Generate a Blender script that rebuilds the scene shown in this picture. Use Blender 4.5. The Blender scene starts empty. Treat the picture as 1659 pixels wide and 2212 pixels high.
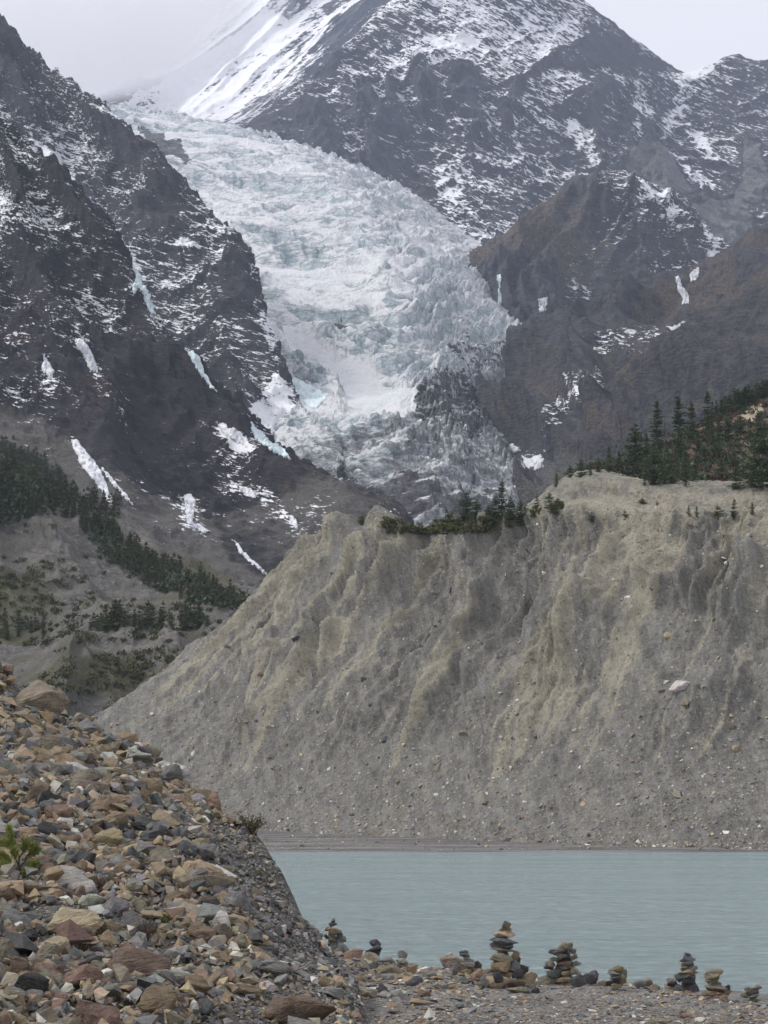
import bpy, bmesh, math, random
import numpy as np
from mathutils import Vector, Matrix

# ------------------------------------------------------------------ camera, world, sun, exposure
scene = bpy.context.scene
C = scene.collection
FPX, CX, CY, HOR = 4469.0, 829.5, 1106.0, 1690.0     # focal length and horizon, in units of a 1659 x 2212 frame
CAMZ = 8.0                                            # metres above the lake
TH = math.atan((HOR - CY) / FPX)
cam_d = bpy.data.cameras.new('camera'); cam = bpy.data.objects.new('camera', cam_d); C.objects.link(cam)
cam_d.sensor_fit = 'VERTICAL'; cam_d.sensor_height = 24.0; cam_d.lens = FPX / 2212.0 * 24.0
cam_d.clip_start = 0.5; cam_d.clip_end = 30000
cam.location = (0, 0, CAMZ); cam.rotation_euler = (math.pi / 2 + TH, 0, 0)
scene.camera = cam

SUN_EL, SUN_AZ = 46.0, -98.0         # degrees; azimuth from straight ahead, negative = from the left
w = bpy.data.worlds.new('World'); scene.world = w; w.use_nodes = True
wn, wl = w.node_tree.nodes, w.node_tree.links
wn.clear()
wo = wn.new('ShaderNodeOutputWorld'); wb = wn.new('ShaderNodeBackground')
sk = wn.new('ShaderNodeTexSky'); sk.sky_type = 'NISHITA'; sk.sun_disc = False
sk.sun_elevation = math.radians(SUN_EL); sk.sun_rotation = math.radians(SUN_AZ)
sk.air_density = 1.0; sk.dust_density = 3.0; sk.altitude = 3500
hs = wn.new('ShaderNodeHueSaturation'); hs.inputs['Saturation'].default_value = 0.25
mx = wn.new('ShaderNodeMix'); mx.data_type = 'RGBA'; mx.inputs[0].default_value = 0.82     # overcast deck over the blue
mx.inputs[7].default_value = (6.5, 6.4, 6.75, 1)
wb.inputs['Strength'].default_value = 0.1
wl.new(sk.outputs[0], hs.inputs['Color']); wl.new(hs.outputs[0], mx.inputs[6])
wl.new(mx.outputs[2], wb.inputs['Color']); wl.new(wb.outputs[0], wo.inputs['Surface'])

sun_d = bpy.data.lights.new('sun', 'SUN'); sun = bpy.data.objects.new('sun', sun_d); C.objects.link(sun)
sun_d.energy = 1.5; sun_d.angle = math.radians(16); sun_d.color = (1.0, 0.965, 0.92)
az, el = math.radians(SUN_AZ), math.radians(SUN_EL)
sdir = Vector((math.sin(az) * math.cos(el), math.cos(az) * math.cos(el), math.sin(el)))
sun.rotation_euler = sdir.to_track_quat('Z', 'Y').to_euler(); sun.location = (0, 0, 300)
scene.view_settings.view_transform = 'Standard'; scene.view_settings.look = 'None'
scene.view_settings.exposure = 0.74; scene.view_settings.gamma = 1.0; scene.view_settings.use_curve_mapping = False
scene.cycles.volume_bounces = 14
scene.cycles.max_bounces = 16; scene.cycles.diffuse_bounces = 3
scene.cycles.use_denoising = True
try:
    scene.cycles.denoiser = 'OPENIMAGEDENOISE'; scene.cycles.denoising_prefilter = 'ACCURATE'
except Exception: pass

# ------------------------------------------------------------------ helpers
R = random.Random(7)
def P(px, py, D):
    """world point on the ray of frame position (px, py), D metres ahead"""
    px, py, D = np.asarray(px, float), np.asarray(py, float), np.asarray(D, float)
    r, u = (px - CX) / FPX, (CY - py) / FPX
    y = math.cos(TH) - math.sin(TH) * u; z = math.sin(TH) + math.cos(TH) * u
    return np.stack([r / y * D, D, CAMZ + z / y * D], -1)
def to_px(p):
    p = np.asarray(p, float); x, y, z = p[..., 0], p[..., 1], p[..., 2] - CAMZ
    f = math.cos(TH) * y + math.sin(TH) * z; u = -math.sin(TH) * y + math.cos(TH) * z
    return CX + x / f * FPX, CY - u / f * FPX

_G = np.array([[1,1,0],[-1,1,0],[1,-1,0],[-1,-1,0],[1,0,1],[-1,0,1],[1,0,-1],[-1,0,-1],[0,1,1],[0,-1,1],[0,1,-1],[0,-1,-1],[1,1,0],[-1,1,0],[0,-1,1],[0,-1,-1]], np.float32)
def _h(x, y, z, s):
    a = (x.astype(np.uint32) * np.uint32(374761393) + y.astype(np.uint32) * np.uint32(668265263) + z.astype(np.uint32) * np.uint32(2147483647 - 34567) + np.uint32(s * 974711 + 17))
    a = (a ^ (a >> np.uint32(13))) * np.uint32(1274126177); a = (a ^ (a >> np.uint32(15))) * np.uint32(2246822519)
    return a ^ (a >> np.uint32(16))
def perlin(p, s=0):
    p = np.asarray(p, np.float64); i = np.floor(p).astype(np.int64); f = (p - i).astype(np.float32)
    t = f * f * f * (f * (f * 6 - 15) + 10); out = 0
    for dx in (0, 1):
        for dy in (0, 1):
            for dz in (0, 1):
                g = _G[(_h(i[..., 0] + dx, i[..., 1] + dy, i[..., 2] + dz, s) & np.uint32(15)).astype(np.int64)]
                d = g[..., 0] * (f[..., 0] - dx) + g[..., 1] * (f[..., 1] - dy) + g[..., 2] * (f[..., 2] - dz)
                out = out + d * (t[..., 0] if dx else 1 - t[..., 0]) * (t[..., 1] if dy else 1 - t[..., 1]) * (t[..., 2] if dz else 1 - t[..., 2])
    return out
def fbm(p, o=5, s=0, gain=.5, lac=2.03):
    a, f, r = 1.0, 1.0, 0
    for k in range(o): r = r + a * perlin(p * f, s + k); a *= gain; f *= lac
    return r
def ridged(p, o=5, s=0, gain=.5, lac=2.07):
    a, f, r, wgt = 1.0, 1.0, 0, 1.0
    for k in range(o):
        n = 1 - np.abs(perlin(p * f, s + k)) * 1.6; n = np.clip(n, 0, 1) ** 2 * wgt
        r = r + a * n; wgt = np.clip(n * 1.6, 0, 1); a *= gain; f *= lac
    return r
def worley2(s, t, seed=0):
    i, j = np.floor(s).astype(np.int64), np.floor(t).astype(np.int64)
    f1 = np.full(s.shape, 9.0); f2 = f1.copy(); idv = np.zeros(s.shape)
    z = np.zeros_like(i)
    for dx in (-1, 0, 1):
        for dy in (-1, 0, 1):
            h = _h(i + dx, j + dy, z, seed); a = (h & np.uint32(1023)) / 1023.; b = ((h >> np.uint32(10)) & np.uint32(1023)) / 1023.
            c = ((h >> np.uint32(20)) & np.uint32(1023)) / 1023.
            d = np.hypot(i + dx + a - s, j + dy + b - t)
            m = d < f1; f2 = np.where(m, f1, np.minimum(f2, d)); f1 = np.where(m, d, f1); idv = np.where(m, c, idv)
    return f1, f2, idv
def V3(a, b, c=0.0):
    return np.stack(np.broadcast_arrays(np.asarray(a, float), np.asarray(b, float), np.asarray(c, float)), -1)
def sst(a, b, x):
    t = np.clip((x - a) / (b - a), 0, 1); return t * t * (3 - 2 * t)

def link(o, parent=None):
    C.objects.link(o)
    if parent: o.parent = parent
    return o
def tag(o, label=None, cat=None, group=None, kind=None):
    if label: o['label'] = label
    if cat: o['category'] = cat
    if group: o['group'] = group
    if kind: o['kind'] = kind
    return o
def empty(name, loc, rz=0):
    o = bpy.data.objects.new(name, None); o.location = loc; o.rotation_euler = (0, 0, rz); o.empty_display_size = .2
    return link(o)
def mesh_np(name, v, f, mat=None, smooth=True, attrs=None):
    """v (n,3); f (m,k) array of faces of one size"""
    me = bpy.data.meshes.new(name); v = np.asarray(v, np.float32); f = np.asarray(f, np.int32)
    n, k = f.shape
    me.vertices.add(len(v)); me.vertices.foreach_set('co', v.ravel())
    me.loops.add(n * k); me.loops.foreach_set('vertex_index', f.ravel())
    me.polygons.add(n); me.polygons.foreach_set('loop_start', np.arange(n, dtype=np.int32) * k)
    me.polygons.foreach_set('use_smooth', np.full(n, smooth, bool))
    for key, a in (attrs or {}).items():
        a = np.asarray(a, np.float32)
        if a.ndim == 1:
            at = me.attributes.new(key, 'FLOAT', 'POINT'); at.data.foreach_set('value', a)
        else:
            at = me.attributes.new(key, 'FLOAT_COLOR', 'POINT')
            at.data.foreach_set('color', np.concatenate([a, np.ones((len(a), 1), np.float32)], 1).ravel())
    me.update(calc_edges=True)
    if mat: me.materials.append(mat)
    return me
def grid_faces(nv, nu):
    a = (np.arange(nv - 1)[:, None] * nu + np.arange(nu - 1)[None]).ravel()
    return np.stack([a, a + 1, a + nu + 1, a + nu], 1)

def cat_w(m, n):
    """n samples of a clamped Catmull-Rom curve through m points, as an n x m weight matrix"""
    W = np.zeros((n, m)); x = np.linspace(0, m - 1, n); i = np.minimum(np.floor(x).astype(int), m - 2); t = x - i
    b = [-.5 * t**3 + t**2 - .5 * t, 1.5 * t**3 - 2.5 * t**2 + 1, -1.5 * t**3 + 2 * t**2 + .5 * t, .5 * t**3 - .5 * t**2]
    for k in range(4):
        np.add.at(W, (np.arange(n), np.clip(i + k - 1, 0, m - 1)), b[k])
    return W
def resamp(row, K):
    a = np.array(row, float); x = np.linspace(0, len(a) - 1, K)
    return np.stack([np.interp(x, np.arange(len(a)), a[:, k]) for k in range(3)], 1)
def normals(g):
    du = np.gradient(g, axis=1); dv = np.gradient(g, axis=0); n = np.cross(du, dv)
    return n / np.maximum(np.linalg.norm(n, axis=-1, keepdims=True), 1e-9)
class Sheet:
    """terrain surface through rows of surveyed points (frame x, frame y, metres ahead), bottom row first"""
    def __init__(s, rows, nu, nv, comp=None):
        K = max(len(r) for r in rows)
        c = np.stack([resamp(r, K) for r in rows])
        if comp: c[..., 2] = np.where(c[..., 2] > comp[0], comp[0] + (c[..., 2] - comp[0]) * comp[1], c[..., 2])
        w3 = P(c[..., 0], c[..., 1], c[..., 2])
        s.g = np.einsum('ai,ijk,bj->abk', cat_w(len(rows), nv), w3, cat_w(K, nu))
        s.n = normals(s.g); s.nu, s.nv = nu, nv
        s.V, s.U = np.meshgrid(np.linspace(0, 1, nv), np.linspace(0, 1, nu), indexing='ij')
        su = np.linalg.norm(np.diff(s.g, axis=1), axis=-1).mean(0); s.s = np.concatenate([[0], np.cumsum(su)])[None] + 0 * s.U
        sv = np.linalg.norm(np.diff(s.g, axis=0), axis=-1).mean(1); s.t = np.concatenate([[0], np.cumsum(sv)])[:, None] + 0 * s.U
        s.px, s.py = to_px(s.g); s.attrs = {}
        s.flip = s.n[nv // 3, nu // 3] @ (np.array([0, 0, CAMZ]) - s.g[nv // 3, nu // 3]) < 0
        if s.flip: s.n = -s.n
        mn = s.n[nv // 8: 3 * nv // 4, nu // 8: 3 * nu // 4].mean((0, 1)); mn /= np.linalg.norm(mn)
        s.pn = s.n * .35 + mn * .65 + 0; s.pn = s.pn / np.maximum(np.linalg.norm(s.pn, axis=-1, keepdims=True), .3)
    def push(s, d, direction=None):
        s.g = s.g + (s.pn if direction is None else np.asarray(direction, float)) * np.asarray(d)[..., None]
    def renorm(s):
        s.n = normals(s.g) * (-1 if s.flip else 1); s.px, s.py = to_px(s.g)
    def build(s, name, mat, label=None, cat=None, kind='structure'):
        f = grid_faces(s.nv, s.nu)
        if s.flip: f = f[:, ::-1]
        me = mesh_np(name, s.g.reshape(-1, 3), f, mat, True, {k: a.ravel() for k, a in s.attrs.items()})
        s.o = link(bpy.data.objects.new(name, me)); tag(s.o, label, cat, None, kind)
        return s.o
def strata(g, T, dip, seed, warp=1.2):
    """stepped profile of rock beds T metres thick, dipping along x: rises slowly, breaks back at each ledge"""
    h = (g[..., 2] + dip * g[..., 0] + .15 * g[..., 1]) / T + warp * fbm(g / (T * 9), 4, seed) + .25 * perlin(g / (T * 1.6), seed + 9)
    k = np.floor(h); f = h - k; a = (_h(k.astype(np.int64), k.astype(np.int64) * 0, k.astype(np.int64) * 0, seed) & np.uint32(255)) / 255.
    brk = sst(-.25, .35, fbm(g / (T * 5), 3, seed + 3))
    return (np.minimum(f / .7, (1 - f) / .3) - .5) * (.35 + a) * brk
def polymask(px, py, poly, soft=6.0, jit=0, seed=0):
    """1 inside the outline, soft edge in frame units, edge roughened by jit"""
    if jit:
        px = px + jit * fbm(V3(px / 25, py / 25), 3, seed + 50); py = py + jit * fbm(V3(px / 25, py / 25, 7.7), 3, seed + 51)
    poly = np.array(poly, float); n = len(poly); ins = np.zeros(px.shape, bool); d = np.full(px.shape, 1e9)
    for i in range(n):
        (x1, y1), (x2, y2) = poly[i], poly[(i + 1) % n]
        ins ^= ((y1 > py) != (y2 > py)) & (px < (x2 - x1) * (py - y1) / ((y2 - y1) or 1e-9) + x1)
        L = (x2 - x1)**2 + (y2 - y1)**2 + 1e-9; t = np.clip(((px - x1) * (x2 - x1) + (py - y1) * (y2 - y1)) / L, 0, 1)
        d = np.minimum(d, np.hypot(px - x1 - t * (x2 - x1), py - y1 - t * (y2 - y1)))
    return sst(-soft, soft, np.where(ins, d, -d))
def seg(X, Y, x0, y0, x1, y1, w_=16):
    L = (x1 - x0)**2 + (y1 - y0)**2; t = np.clip(((X - x0) * (x1 - x0) + (Y - y0) * (y1 - y0)) / L, 0, 1)
    return np.exp(-(np.hypot(X - x0 - t * (x1 - x0), Y - y0 - t * (y1 - y0)) / w_) ** 2)
def hit(o, px, py):
    """where the line of sight through a frame position meets a terrain object"""
    d = P(px, py, 1.0) - np.array([0, 0, CAMZ]); d = Vector(d).normalized()
    ok, loc, nor, _ = o.ray_cast(Vector((0, 0, CAMZ)), d)
    return (loc, nor) if ok else (None, None)
def drop(o, x, y):
    ok, loc, nor, _ = o.ray_cast(Vector((x, y, 900)), Vector((0, 0, -1)))
    return (loc, nor) if ok else (None, None)

# ------------------------------------------------------------------ materials
class NT:
    def __init__(s, name, rough=.9, spec=.2):
        s.m = bpy.data.materials.new(name); s.m.use_nodes = True; s.nt = s.m.node_tree; s.N, s.L = s.nt.nodes, s.nt.links
        s.b = s.N['Principled BSDF']; s.b.inputs['Roughness'].default_value = rough; s.b.inputs['Specular IOR Level'].default_value = spec
        s.pos = s.N.new('ShaderNodeNewGeometry').outputs['Position']
    def put(s, sock, v):
        if isinstance(v, bpy.types.NodeSocket): s.L.new(v, sock)
        elif isinstance(v, (tuple, list)): sock.default_value = (*v, 1) if len(v) == 3 and len(sock.default_value) == 4 else v
        else: sock.default_value = v
    def math(s, op, a, b=0.0, clamp=False):
        n = s.N.new('ShaderNodeMath'); n.operation = op; n.use_clamp = clamp; s.put(n.inputs[0], a); s.put(n.inputs[1], b); return n.outputs[0]
    def vec(s, scale=(1, 1, 1), rot=(0, 0, 0), src=None, loc=(0, 0, 0)):
        v = src or s.pos
        if any(rot):
            r = s.N.new('ShaderNodeVectorRotate'); r.rotation_type = 'EULER_XYZ'; s.L.new(v, r.inputs['Vector'])
            r.inputs['Rotation'].default_value = [math.radians(a) for a in rot]; v = r.outputs[0]
        n = s.N.new('ShaderNodeMapping'); s.L.new(v, n.inputs['Vector']); n.inputs['Scale'].default_value = scale; n.inputs['Location'].default_value = loc
        return n.outputs[0]
    def noise(s, scale, detail=5, rough=.55, v=None, dist=0.0, ntype='FBM'):
        n = s.N.new('ShaderNodeTexNoise'); n.noise_dimensions = '3D'; s.L.new(v or s.pos, n.inputs['Vector'])
        n.inputs['Scale'].default_value = scale; n.inputs['Detail'].default_value = detail; n.inputs['Roughness'].default_value = rough
        n.inputs['Distortion'].default_value = dist; return n.outputs[0]
    def voro(s, scale, v=None, feat='F1', out='Distance', rnd=1.0):
        n = s.N.new('ShaderNodeTexVoronoi'); n.feature = feat; s.L.new(v or s.pos, n.inputs['Vector']); n.inputs['Scale'].default_value = scale
        n.inputs['Randomness'].default_value = rnd; return n.outputs[out]
    def ramp(s, x, a, b):
        n = s.N.new('ShaderNodeMapRange'); n.interpolation_type = 'SMOOTHSTEP'; s.put(n.inputs['Value'], x)
        n.inputs['From Min'].default_value = a; n.inputs['From Max'].default_value = b; return n.outputs[0]
    def mix(s, f, a, b, mode='MIX'):
        n = s.N.new('ShaderNodeMix'); n.data_type = 'RGBA'; n.blend_type = mode; n.clamp_factor = True
        s.put(n.inputs[0], f); s.put(n.inputs[6], a); s.put(n.inputs[7], b); return n.outputs[2]
    def attr(s, name, out='Fac'):
        n = s.N.new('ShaderNodeAttribute'); n.attribute_name = name; return n.outputs[out]
    def bump(s, h, dist, strength=1.0, prev=None):
        n = s.N.new('ShaderNodeBump'); s.put(n.inputs['Height'], h); n.inputs['Distance'].default_value = dist; n.inputs['Strength'].default_value = strength
        if prev: s.L.new(prev, n.inputs['Normal'])
        s.L.new(n.outputs[0], s.b.inputs['Normal']); return n.outputs[0]
    def color(s, c): s.put(s.b.inputs['Base Color'], c); return s.m

def mountain_mat(name, u, rock1, rock2, brown, grey, bed_rot=(0, 0, 0), snow_col=(.80, .81, .84), streak=1.0):
    """rock in beds u metres thick; attributes: snow (coverage), brown (dry grass), grey (scree)"""
    m = NT(name, .92, .15)
    big = m.noise(1 / (u * 40), 6, .6); mid = m.noise(1 / (u * 6), 8, .65); fine = m.noise(1 / (u * 1.2), 5, .6)
    bv = m.vec((1 / (u * 6), 1 / (u * 6), 1 / (u * 1.0)), bed_rot); bed = m.noise(1.0, 6, .66, bv, .15)
    bv2 = m.vec((1 / (u * 2.5), 1 / (u * 2.5), 1 / (u * .8)), bed_rot, None, (9, 3, 5)); bed2 = m.noise(1.0, 5, .65, bv2, .1)
    c = m.mix(m.ramp(m.math('ADD', m.math('MULTIPLY', mid, .6), m.math('MULTIPLY', bed, .4)), .36, .64), rock1, rock2)
    c = m.mix(m.math('MULTIPLY', m.ramp(big, .4, .65), .35), c, tuple(x * 1.35 for x in rock2))
    gr = m.math('MULTIPLY', m.ramp(m.math('ADD', m.math('ADD', m.attr('brown'), m.math('MULTIPLY', m.math('SUBTRACT', big, .5), 1.2)), m.math('MULTIPLY', m.math('SUBTRACT', mid, .5), 1.8)), .3, .7), .9)
    bc = m.mix(m.ramp(fine, .35, .65), tuple(x * .62 for x in brown), tuple(x * 1.2 for x in brown))
    c = m.mix(gr, c, bc)
    sc = m.mix(m.ramp(fine, .35, .65), tuple(x * .8 for x in grey), tuple(x * 1.15 for x in grey))
    c = m.mix(m.ramp(m.math('ADD', m.attr('grey'), m.math('MULTIPLY', m.math('SUBTRACT', mid, .5), .6)), .35, .65), c, sc)
    # snow caught on ledges
    sn = m.math('ADD', m.attr('snow'), m.math('MULTIPLY', m.math('SUBTRACT', bed, .5), 1.5 * streak))
    sn = m.math('ADD', sn, m.math('MULTIPLY', m.math('SUBTRACT', bed2, .5), 1.3 * streak))
    sn = m.math('ADD', sn, m.math('MULTIPLY', m.math('SUBTRACT', mid, .5), .7))
    sf = m.ramp(sn, .49, .535)
    c = m.mix(sf, c, snow_col)
    h = m.math('ADD', m.math('MULTIPLY', mid, 1.0), m.math('MULTIPLY', bed, .8))
    h = m.math('MULTIPLY', h, m.math('SUBTRACT', 1.15, sf))
    m.bump(h, u * 3.6, 1.0)
    return m.color(c)

# ------------------------------------------------------------------ far snow peak behind the glacier
def behind(row, dy, dD, dx=0): return [(a + dx, b + dy, d + dD) for a, b, d in row]
pk_top = [(330,165,5700),(430,80,5800),(560,-80,5900),(720,-180,5900),(950,-220,5900)]
s = Sheet([[(150,300,5000),(350,320,5000),(540,350,4900),(760,380,4900),(900,400,4900)],
           [(200,215,5350),(330,205,5350),(480,195,5300),(620,200,5250),(820,200,5250)],
           [(280,185,5550),(380,130,5550),(500,80,5550),(640,50,5500),(870,40,5500)],
           pk_top, behind(pk_top, 90, 500)], 260, 260)
x_, z_ = s.g[..., 0], s.g[..., 2]; q = V3((x_ * .74 - z_ * .62) / 190, (x_ * .6 + z_ * .74) / 1400, s.g[..., 1] / 2500)
rd = ridged(q, 6, 11, .55); s.push((rd * 110 - 80) * sst(.72, .45, s.V) * sst(0, .25, s.U) + fbm(s.g / 60, 5, 12) * 9 * sst(.9, .6, s.V), (.25, -.8, .35))
s.renorm()
rd2 = ridged(V3(q[..., 0] * 3.1, q[..., 1] * 3, 4), 4, 16, .55)
s.attrs['snow'] = (1.0 - .62 * sst(.7, 1.2, rd) - .35 * sst(.8, 1.3, rd2) - .1 * sst(120, 260, s.py) + .5 * fbm(s.g / 260, 4, 14) + .25 * (s.n[..., 2] - .5)).clip(-.2, 1.2)
s.attrs['brown'] = 0 * s.U; s.attrs['grey'] = .1 + 0 * s.U
s.build('snow_peak', mountain_mat('snow_peak_rock', 6, (.075, .075, .082), (.13, .125, .125), (.1, .08, .06), (.2, .2, .2), (0, 25, 0), (.86, .86, .88)), 'snow covered peak rising into the cloud behind the glacier', 'mountain')

# ------------------------------------------------------------------ dark pyramid mountain with its right hand col
ridge = [(540,270,3850),(620,212,3870),(705,138,3880),(770,75,3890),(840,5,3900),(980,-75,3950),(1130,-80,4000),(1250,0,4050),(1320,55,4080),(1395,105,4150),
         (1450,147,4230),(1490,163,4260),(1525,152,4270),(1580,121,4270),(1640,131,4280),(1780,120,4300)]
s = Sheet([[(480,420,3500),(600,430,3500),(760,470,3450),(900,540,3350),(1010,640,3250),(1150,700,3200),(1400,640,3300),(1720,580,3350)],
           [(500,345,3600),(600,350,3600),(760,370,3550),(920,440,3450),(1050,530,3380),(1200,560,3380),(1420,480,3520),(1720,470,3560)],
           [(525,300,3700),(620,280,3700),(780,265,3650),(940,300,3600),(1090,350,3560),(1250,390,3600),(1450,350,3780),(1720,340,3860)],
           [(538,278,3780),(655,195,3780),(800,135,3760),(960,150,3750),(1110,170,3750),(1280,200,3810),(1445,240,4040),(1740,220,4120)],
           ridge, behind(ridge, 90, 450)], 620, 420)
ds = s.U * 2300
gul = ridged(V3(s.s / 190 + .3 * fbm(V3(s.s / 260, s.t / 260), 3, 5) + s.t / 1400, s.t / 520 , 1.3), 7, 21, .58)
edge = sst(0, .3, .8 - s.V) * sst(.02, .32, s.U)
amp = 2 + 42 * edge
s.push(gul * amp - amp * .8 + (ridged(s.g / 80, 6, 22, .6) - .8) * (3 + 9 * edge), (-.15, -.95, .22))
lg = fbm(V3(s.g[..., 0] / 60, s.g[..., 1] / 60, (s.g[..., 2] + .35 * s.g[..., 0]) / 13), 4, 24); s.push(lg * 2.5 + fbm(s.g / 30, 4, 29) * 5 + strata(s.g, 26, .45, 26) * 5 + strata(s.g, 11, .45, 27) * 2.5)
s.renorm()
X, Y = s.px, s.py
snow = .27 + .13 * sst(420, 60, Y) * sst(600, 900, X) + .3 * (s.n[..., 2] - .45) + .22 * fbm(s.g / 170, 4, 25) - .36 * sst(.85, 1.4, gul) + .12
snow += .04 * sst(900, 1150, X) - .16 * sst(1180, 1320, X) - .10 * sst(1010, 760, X) * sst(180, 300, Y) - .1 * sst(1150, 1300, X) * sst(200, 60, Y)
for poly, a in (([(1220,260),(1290,275),(1330,300),(1375,265),(1400,290),(1380,320),(1330,370),(1270,350)], .45), ([(1000,440),(1120,520),(1160,640),(1020,560)], .12),
                ([(930,85),(1020,80),(1025,98),(940,100)], .5), ([(1380,150),(1410,260),(1360,280)], .3), ([(1470,180),(1420,300),(1440,305),(1500,190)], .2),
                ([(1490,270),(1545,340),(1530,345)], .6), ([(1440,330),(1540,405),(1525,410)], .6), ([(1100,330),(1260,360),(1300,400),(1160,390)], .12),
                ([(930,290),(1000,400),(1010,540),(940,420)], .18), ([(1250,0),(1320,60),(1300,110),(1200,50)], .15), ([(1480,150),(1540,152),(1520,168),(1490,170)], .7)):
    snow += a * polymask(X, Y, poly, 14, 14, 3)
grey = polymask(X, Y, [(1368,320),(1400,290),(1440,320),(1480,390),(1500,415),(1360,400),(1355,350)], 7, 9, 1)
grey = np.maximum(grey, polymask(X, Y, [(1600,300),(1640,310),(1660,380),(1640,440),(1580,430),(1610,370)], 8, 10, 2) * .8)
grey = np.maximum(grey, polymask(X, Y, [(1480,440),(1590,425),(1630,470),(1600,540),(1560,560),(1500,500)], 8, 10, 4))
snow -= grey * .7
s.attrs['snow'] = snow; s.attrs['grey'] = grey
s.attrs['brown'] = .25 * polymask(X, Y, [(830,300),(930,330),(960,470),(880,420),(820,340)], 20, 15) + .3 * polymask(X, Y, [(1540,280),(1640,250),(1659,420),(1480,400)], 20, 15) + .1
dark_rock = mountain_mat('dark_bedded_rock', 3.8, (.058, .058, .066), (.102, .10, .106), (.10, .07, .05), (.215, .215, .205), (0, -27, 0))
s.build('pyramid_mountain', dark_rock, 'dark pyramid mountain with streaks of snow right of the glacier', 'mountain'); PYR = s

# ------------------------------------------------------------------ brown hump with a grey cliff, in front of the pyramid
ridge = [(1016,556,2780),(1060,530,2790),(1110,500,2800),(1190,436,2800),(1235,389,2800),(1285,383,2790),(1345,366,2780),(1410,394,2820),(1480,432,2870),(1535,500,2900),(1590,560,2950)]
s = Sheet([[(985,780,2520),(1080,800,2480),(1200,760,2480),(1350,740,2520),(1500,720,2560),(1640,690,2600)],
           [(1004,660,2580),(1080,670,2540),(1200,655,2550),(1340,630,2600),(1480,610,2650),(1620,600,2700)],
           [(1010,580,2640),(1095,575,2630),(1210,530,2640),(1340,490,2680),(1450,510,2750),(1600,575,2800)],
           ridge, behind(ridge, 90, 350)], 320, 240)
gul = ridged(V3(s.s / 130 + .3 * fbm(s.g / 150, 3, 39), s.t / 330, 3.3), 6, 31, .56); amp = 5 + 22 * sst(0, .15, .75 - s.V)
s.push(gul * amp - amp * .8 + fbm(s.g / 40, 5, 32) * 5 + strata(s.g, 14, .2, 36) * 4 + strata(s.g, 6, .2, 37) * 1.8 + (ridged(s.g / 24, 4, 38, .6) - .8) * 3)
X, Y = s.px, s.py
cl = polymask(X, Y, [(1000,560),(1130,560),(1215,590),(1200,700),(1000,720)], 14)
s.push(cl * (ridged(V3(s.s / 28, s.t / 260, 2), 4, 33) * 9 - 5)); s.renorm()
right = sst(1180, 1330, X + .25 * (Y - 500))
s.attrs['snow'] = -.06 + .44 * right + .3 * (s.n[..., 2] - .5) + .3 * fbm(s.g / 100, 4, 35) - .4 * cl + .35 * polymask(X, Y, [(1370,385),(1420,400),(1560,520),(1540,560),(1440,450)], 10, 10)
s.attrs['brown'] = (.75 - .55 * right) * (1 - cl) * sst(380, 450, Y) + .05
s.attrs['grey'] = .38 * cl
s.build('brown_hill', mountain_mat('brown_hill_rock', 2.8, (.045, .044, .052), (.12, .118, .12), (.165, .134, .104), (.16, .155, .15), (0, -10, 0)), 'brown hump with a grey cliff right of the glacier', 'mountain'); HUMP = s

# ------------------------------------------------------------------ brown slopes of the right hand valley side
ridge = [(1100,765,2040),(1150,715,2050),(1200,684,2050),(1300,650,2050),(1390,618,2050),(1480,590,2050),(1560,540,2080),(1600,515,2090),(1660,482,2100),(1780,440,2120)]
s = Sheet([[(990,1120,1480),(1150,1130,1430),(1300,1130,1400),(1450,1080,1380),(1720,1030,1350)],
           [(1025,985,1640),(1130,975,1610),(1260,950,1580),(1420,905,1550),(1720,860,1530)],
           [(1035,880,1790),(1130,860,1770),(1270,825,1750),(1430,765,1740),(1720,690,1720)],
           [(1070,805,1930),(1170,768,1920),(1290,725,1900),(1440,665,1900),(1720,580,1900)],
           ridge, behind(ridge, 90, 250)], 420, 320)
gul = ridged(V3(s.s / 120 + s.t / 420, s.t / 420, 4.1), 5, 41, .52); amp = 5 + 30 * sst(0, .15, .8 - s.V)
s.push(gul * amp - amp * .8 + fbm(s.g / 30, 5, 42) * 4 + strata(s.g, 12, .22, 46) * 3.4 + strata(s.g, 4.5, .22, 47) * 1.5 + (ridged(s.g / 16, 4, 48, .6) - .8) * 2.2); s.renorm()
X, Y = s.px, s.py
sn = -.08 + .25 * fbm(s.g / 80, 4, 45) + .25 * (s.n[..., 2] - .5)
for poly, a in (([(1200,800),(1290,790),(1320,850),(1270,880),(1210,830)], .58), ([(1260,720),(1420,700),(1470,720),(1400,780),(1290,760)], .5),
                ([(1170,870),(1240,840),(1230,900),(1160,960)], .52), ([(1150,960),(1200,960),(1190,1010),(1120,1000)], .35), ([(1060,960),(1130,955),(1110,985),(1060,980)], .45), ([(1130,985),(1175,975),(1170,1010),(1130,1015)], .6)):
    sn += a * polymask(X, Y, poly, 12, 18, 6)
s.attrs['snow'] = sn
s.attrs['brown'] = .46 + .35 * fbm(s.g / 120, 3, 46) - .6 * sst(.9, 1.4, gul) - .5 * sst(900, 990, Y)
s.attrs['grey'] = .8 * sst(930, 1000, Y + .3 * (1100 - X)) + .4 * polymask(X, Y, [(1040,870),(1060,930),(1100,920),(1080,860)], 10)
brown_mat = mountain_mat('brown_slope_rock', 2.0, (.045, .044, .052), (.125, .123, .125), (.165, .134, .105), (.17, .165, .155), (0, -14, 0))
s.build('brown_slope', brown_mat, 'brown grassy slope on the right side of the valley', 'slope'); SLOPE = s

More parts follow.
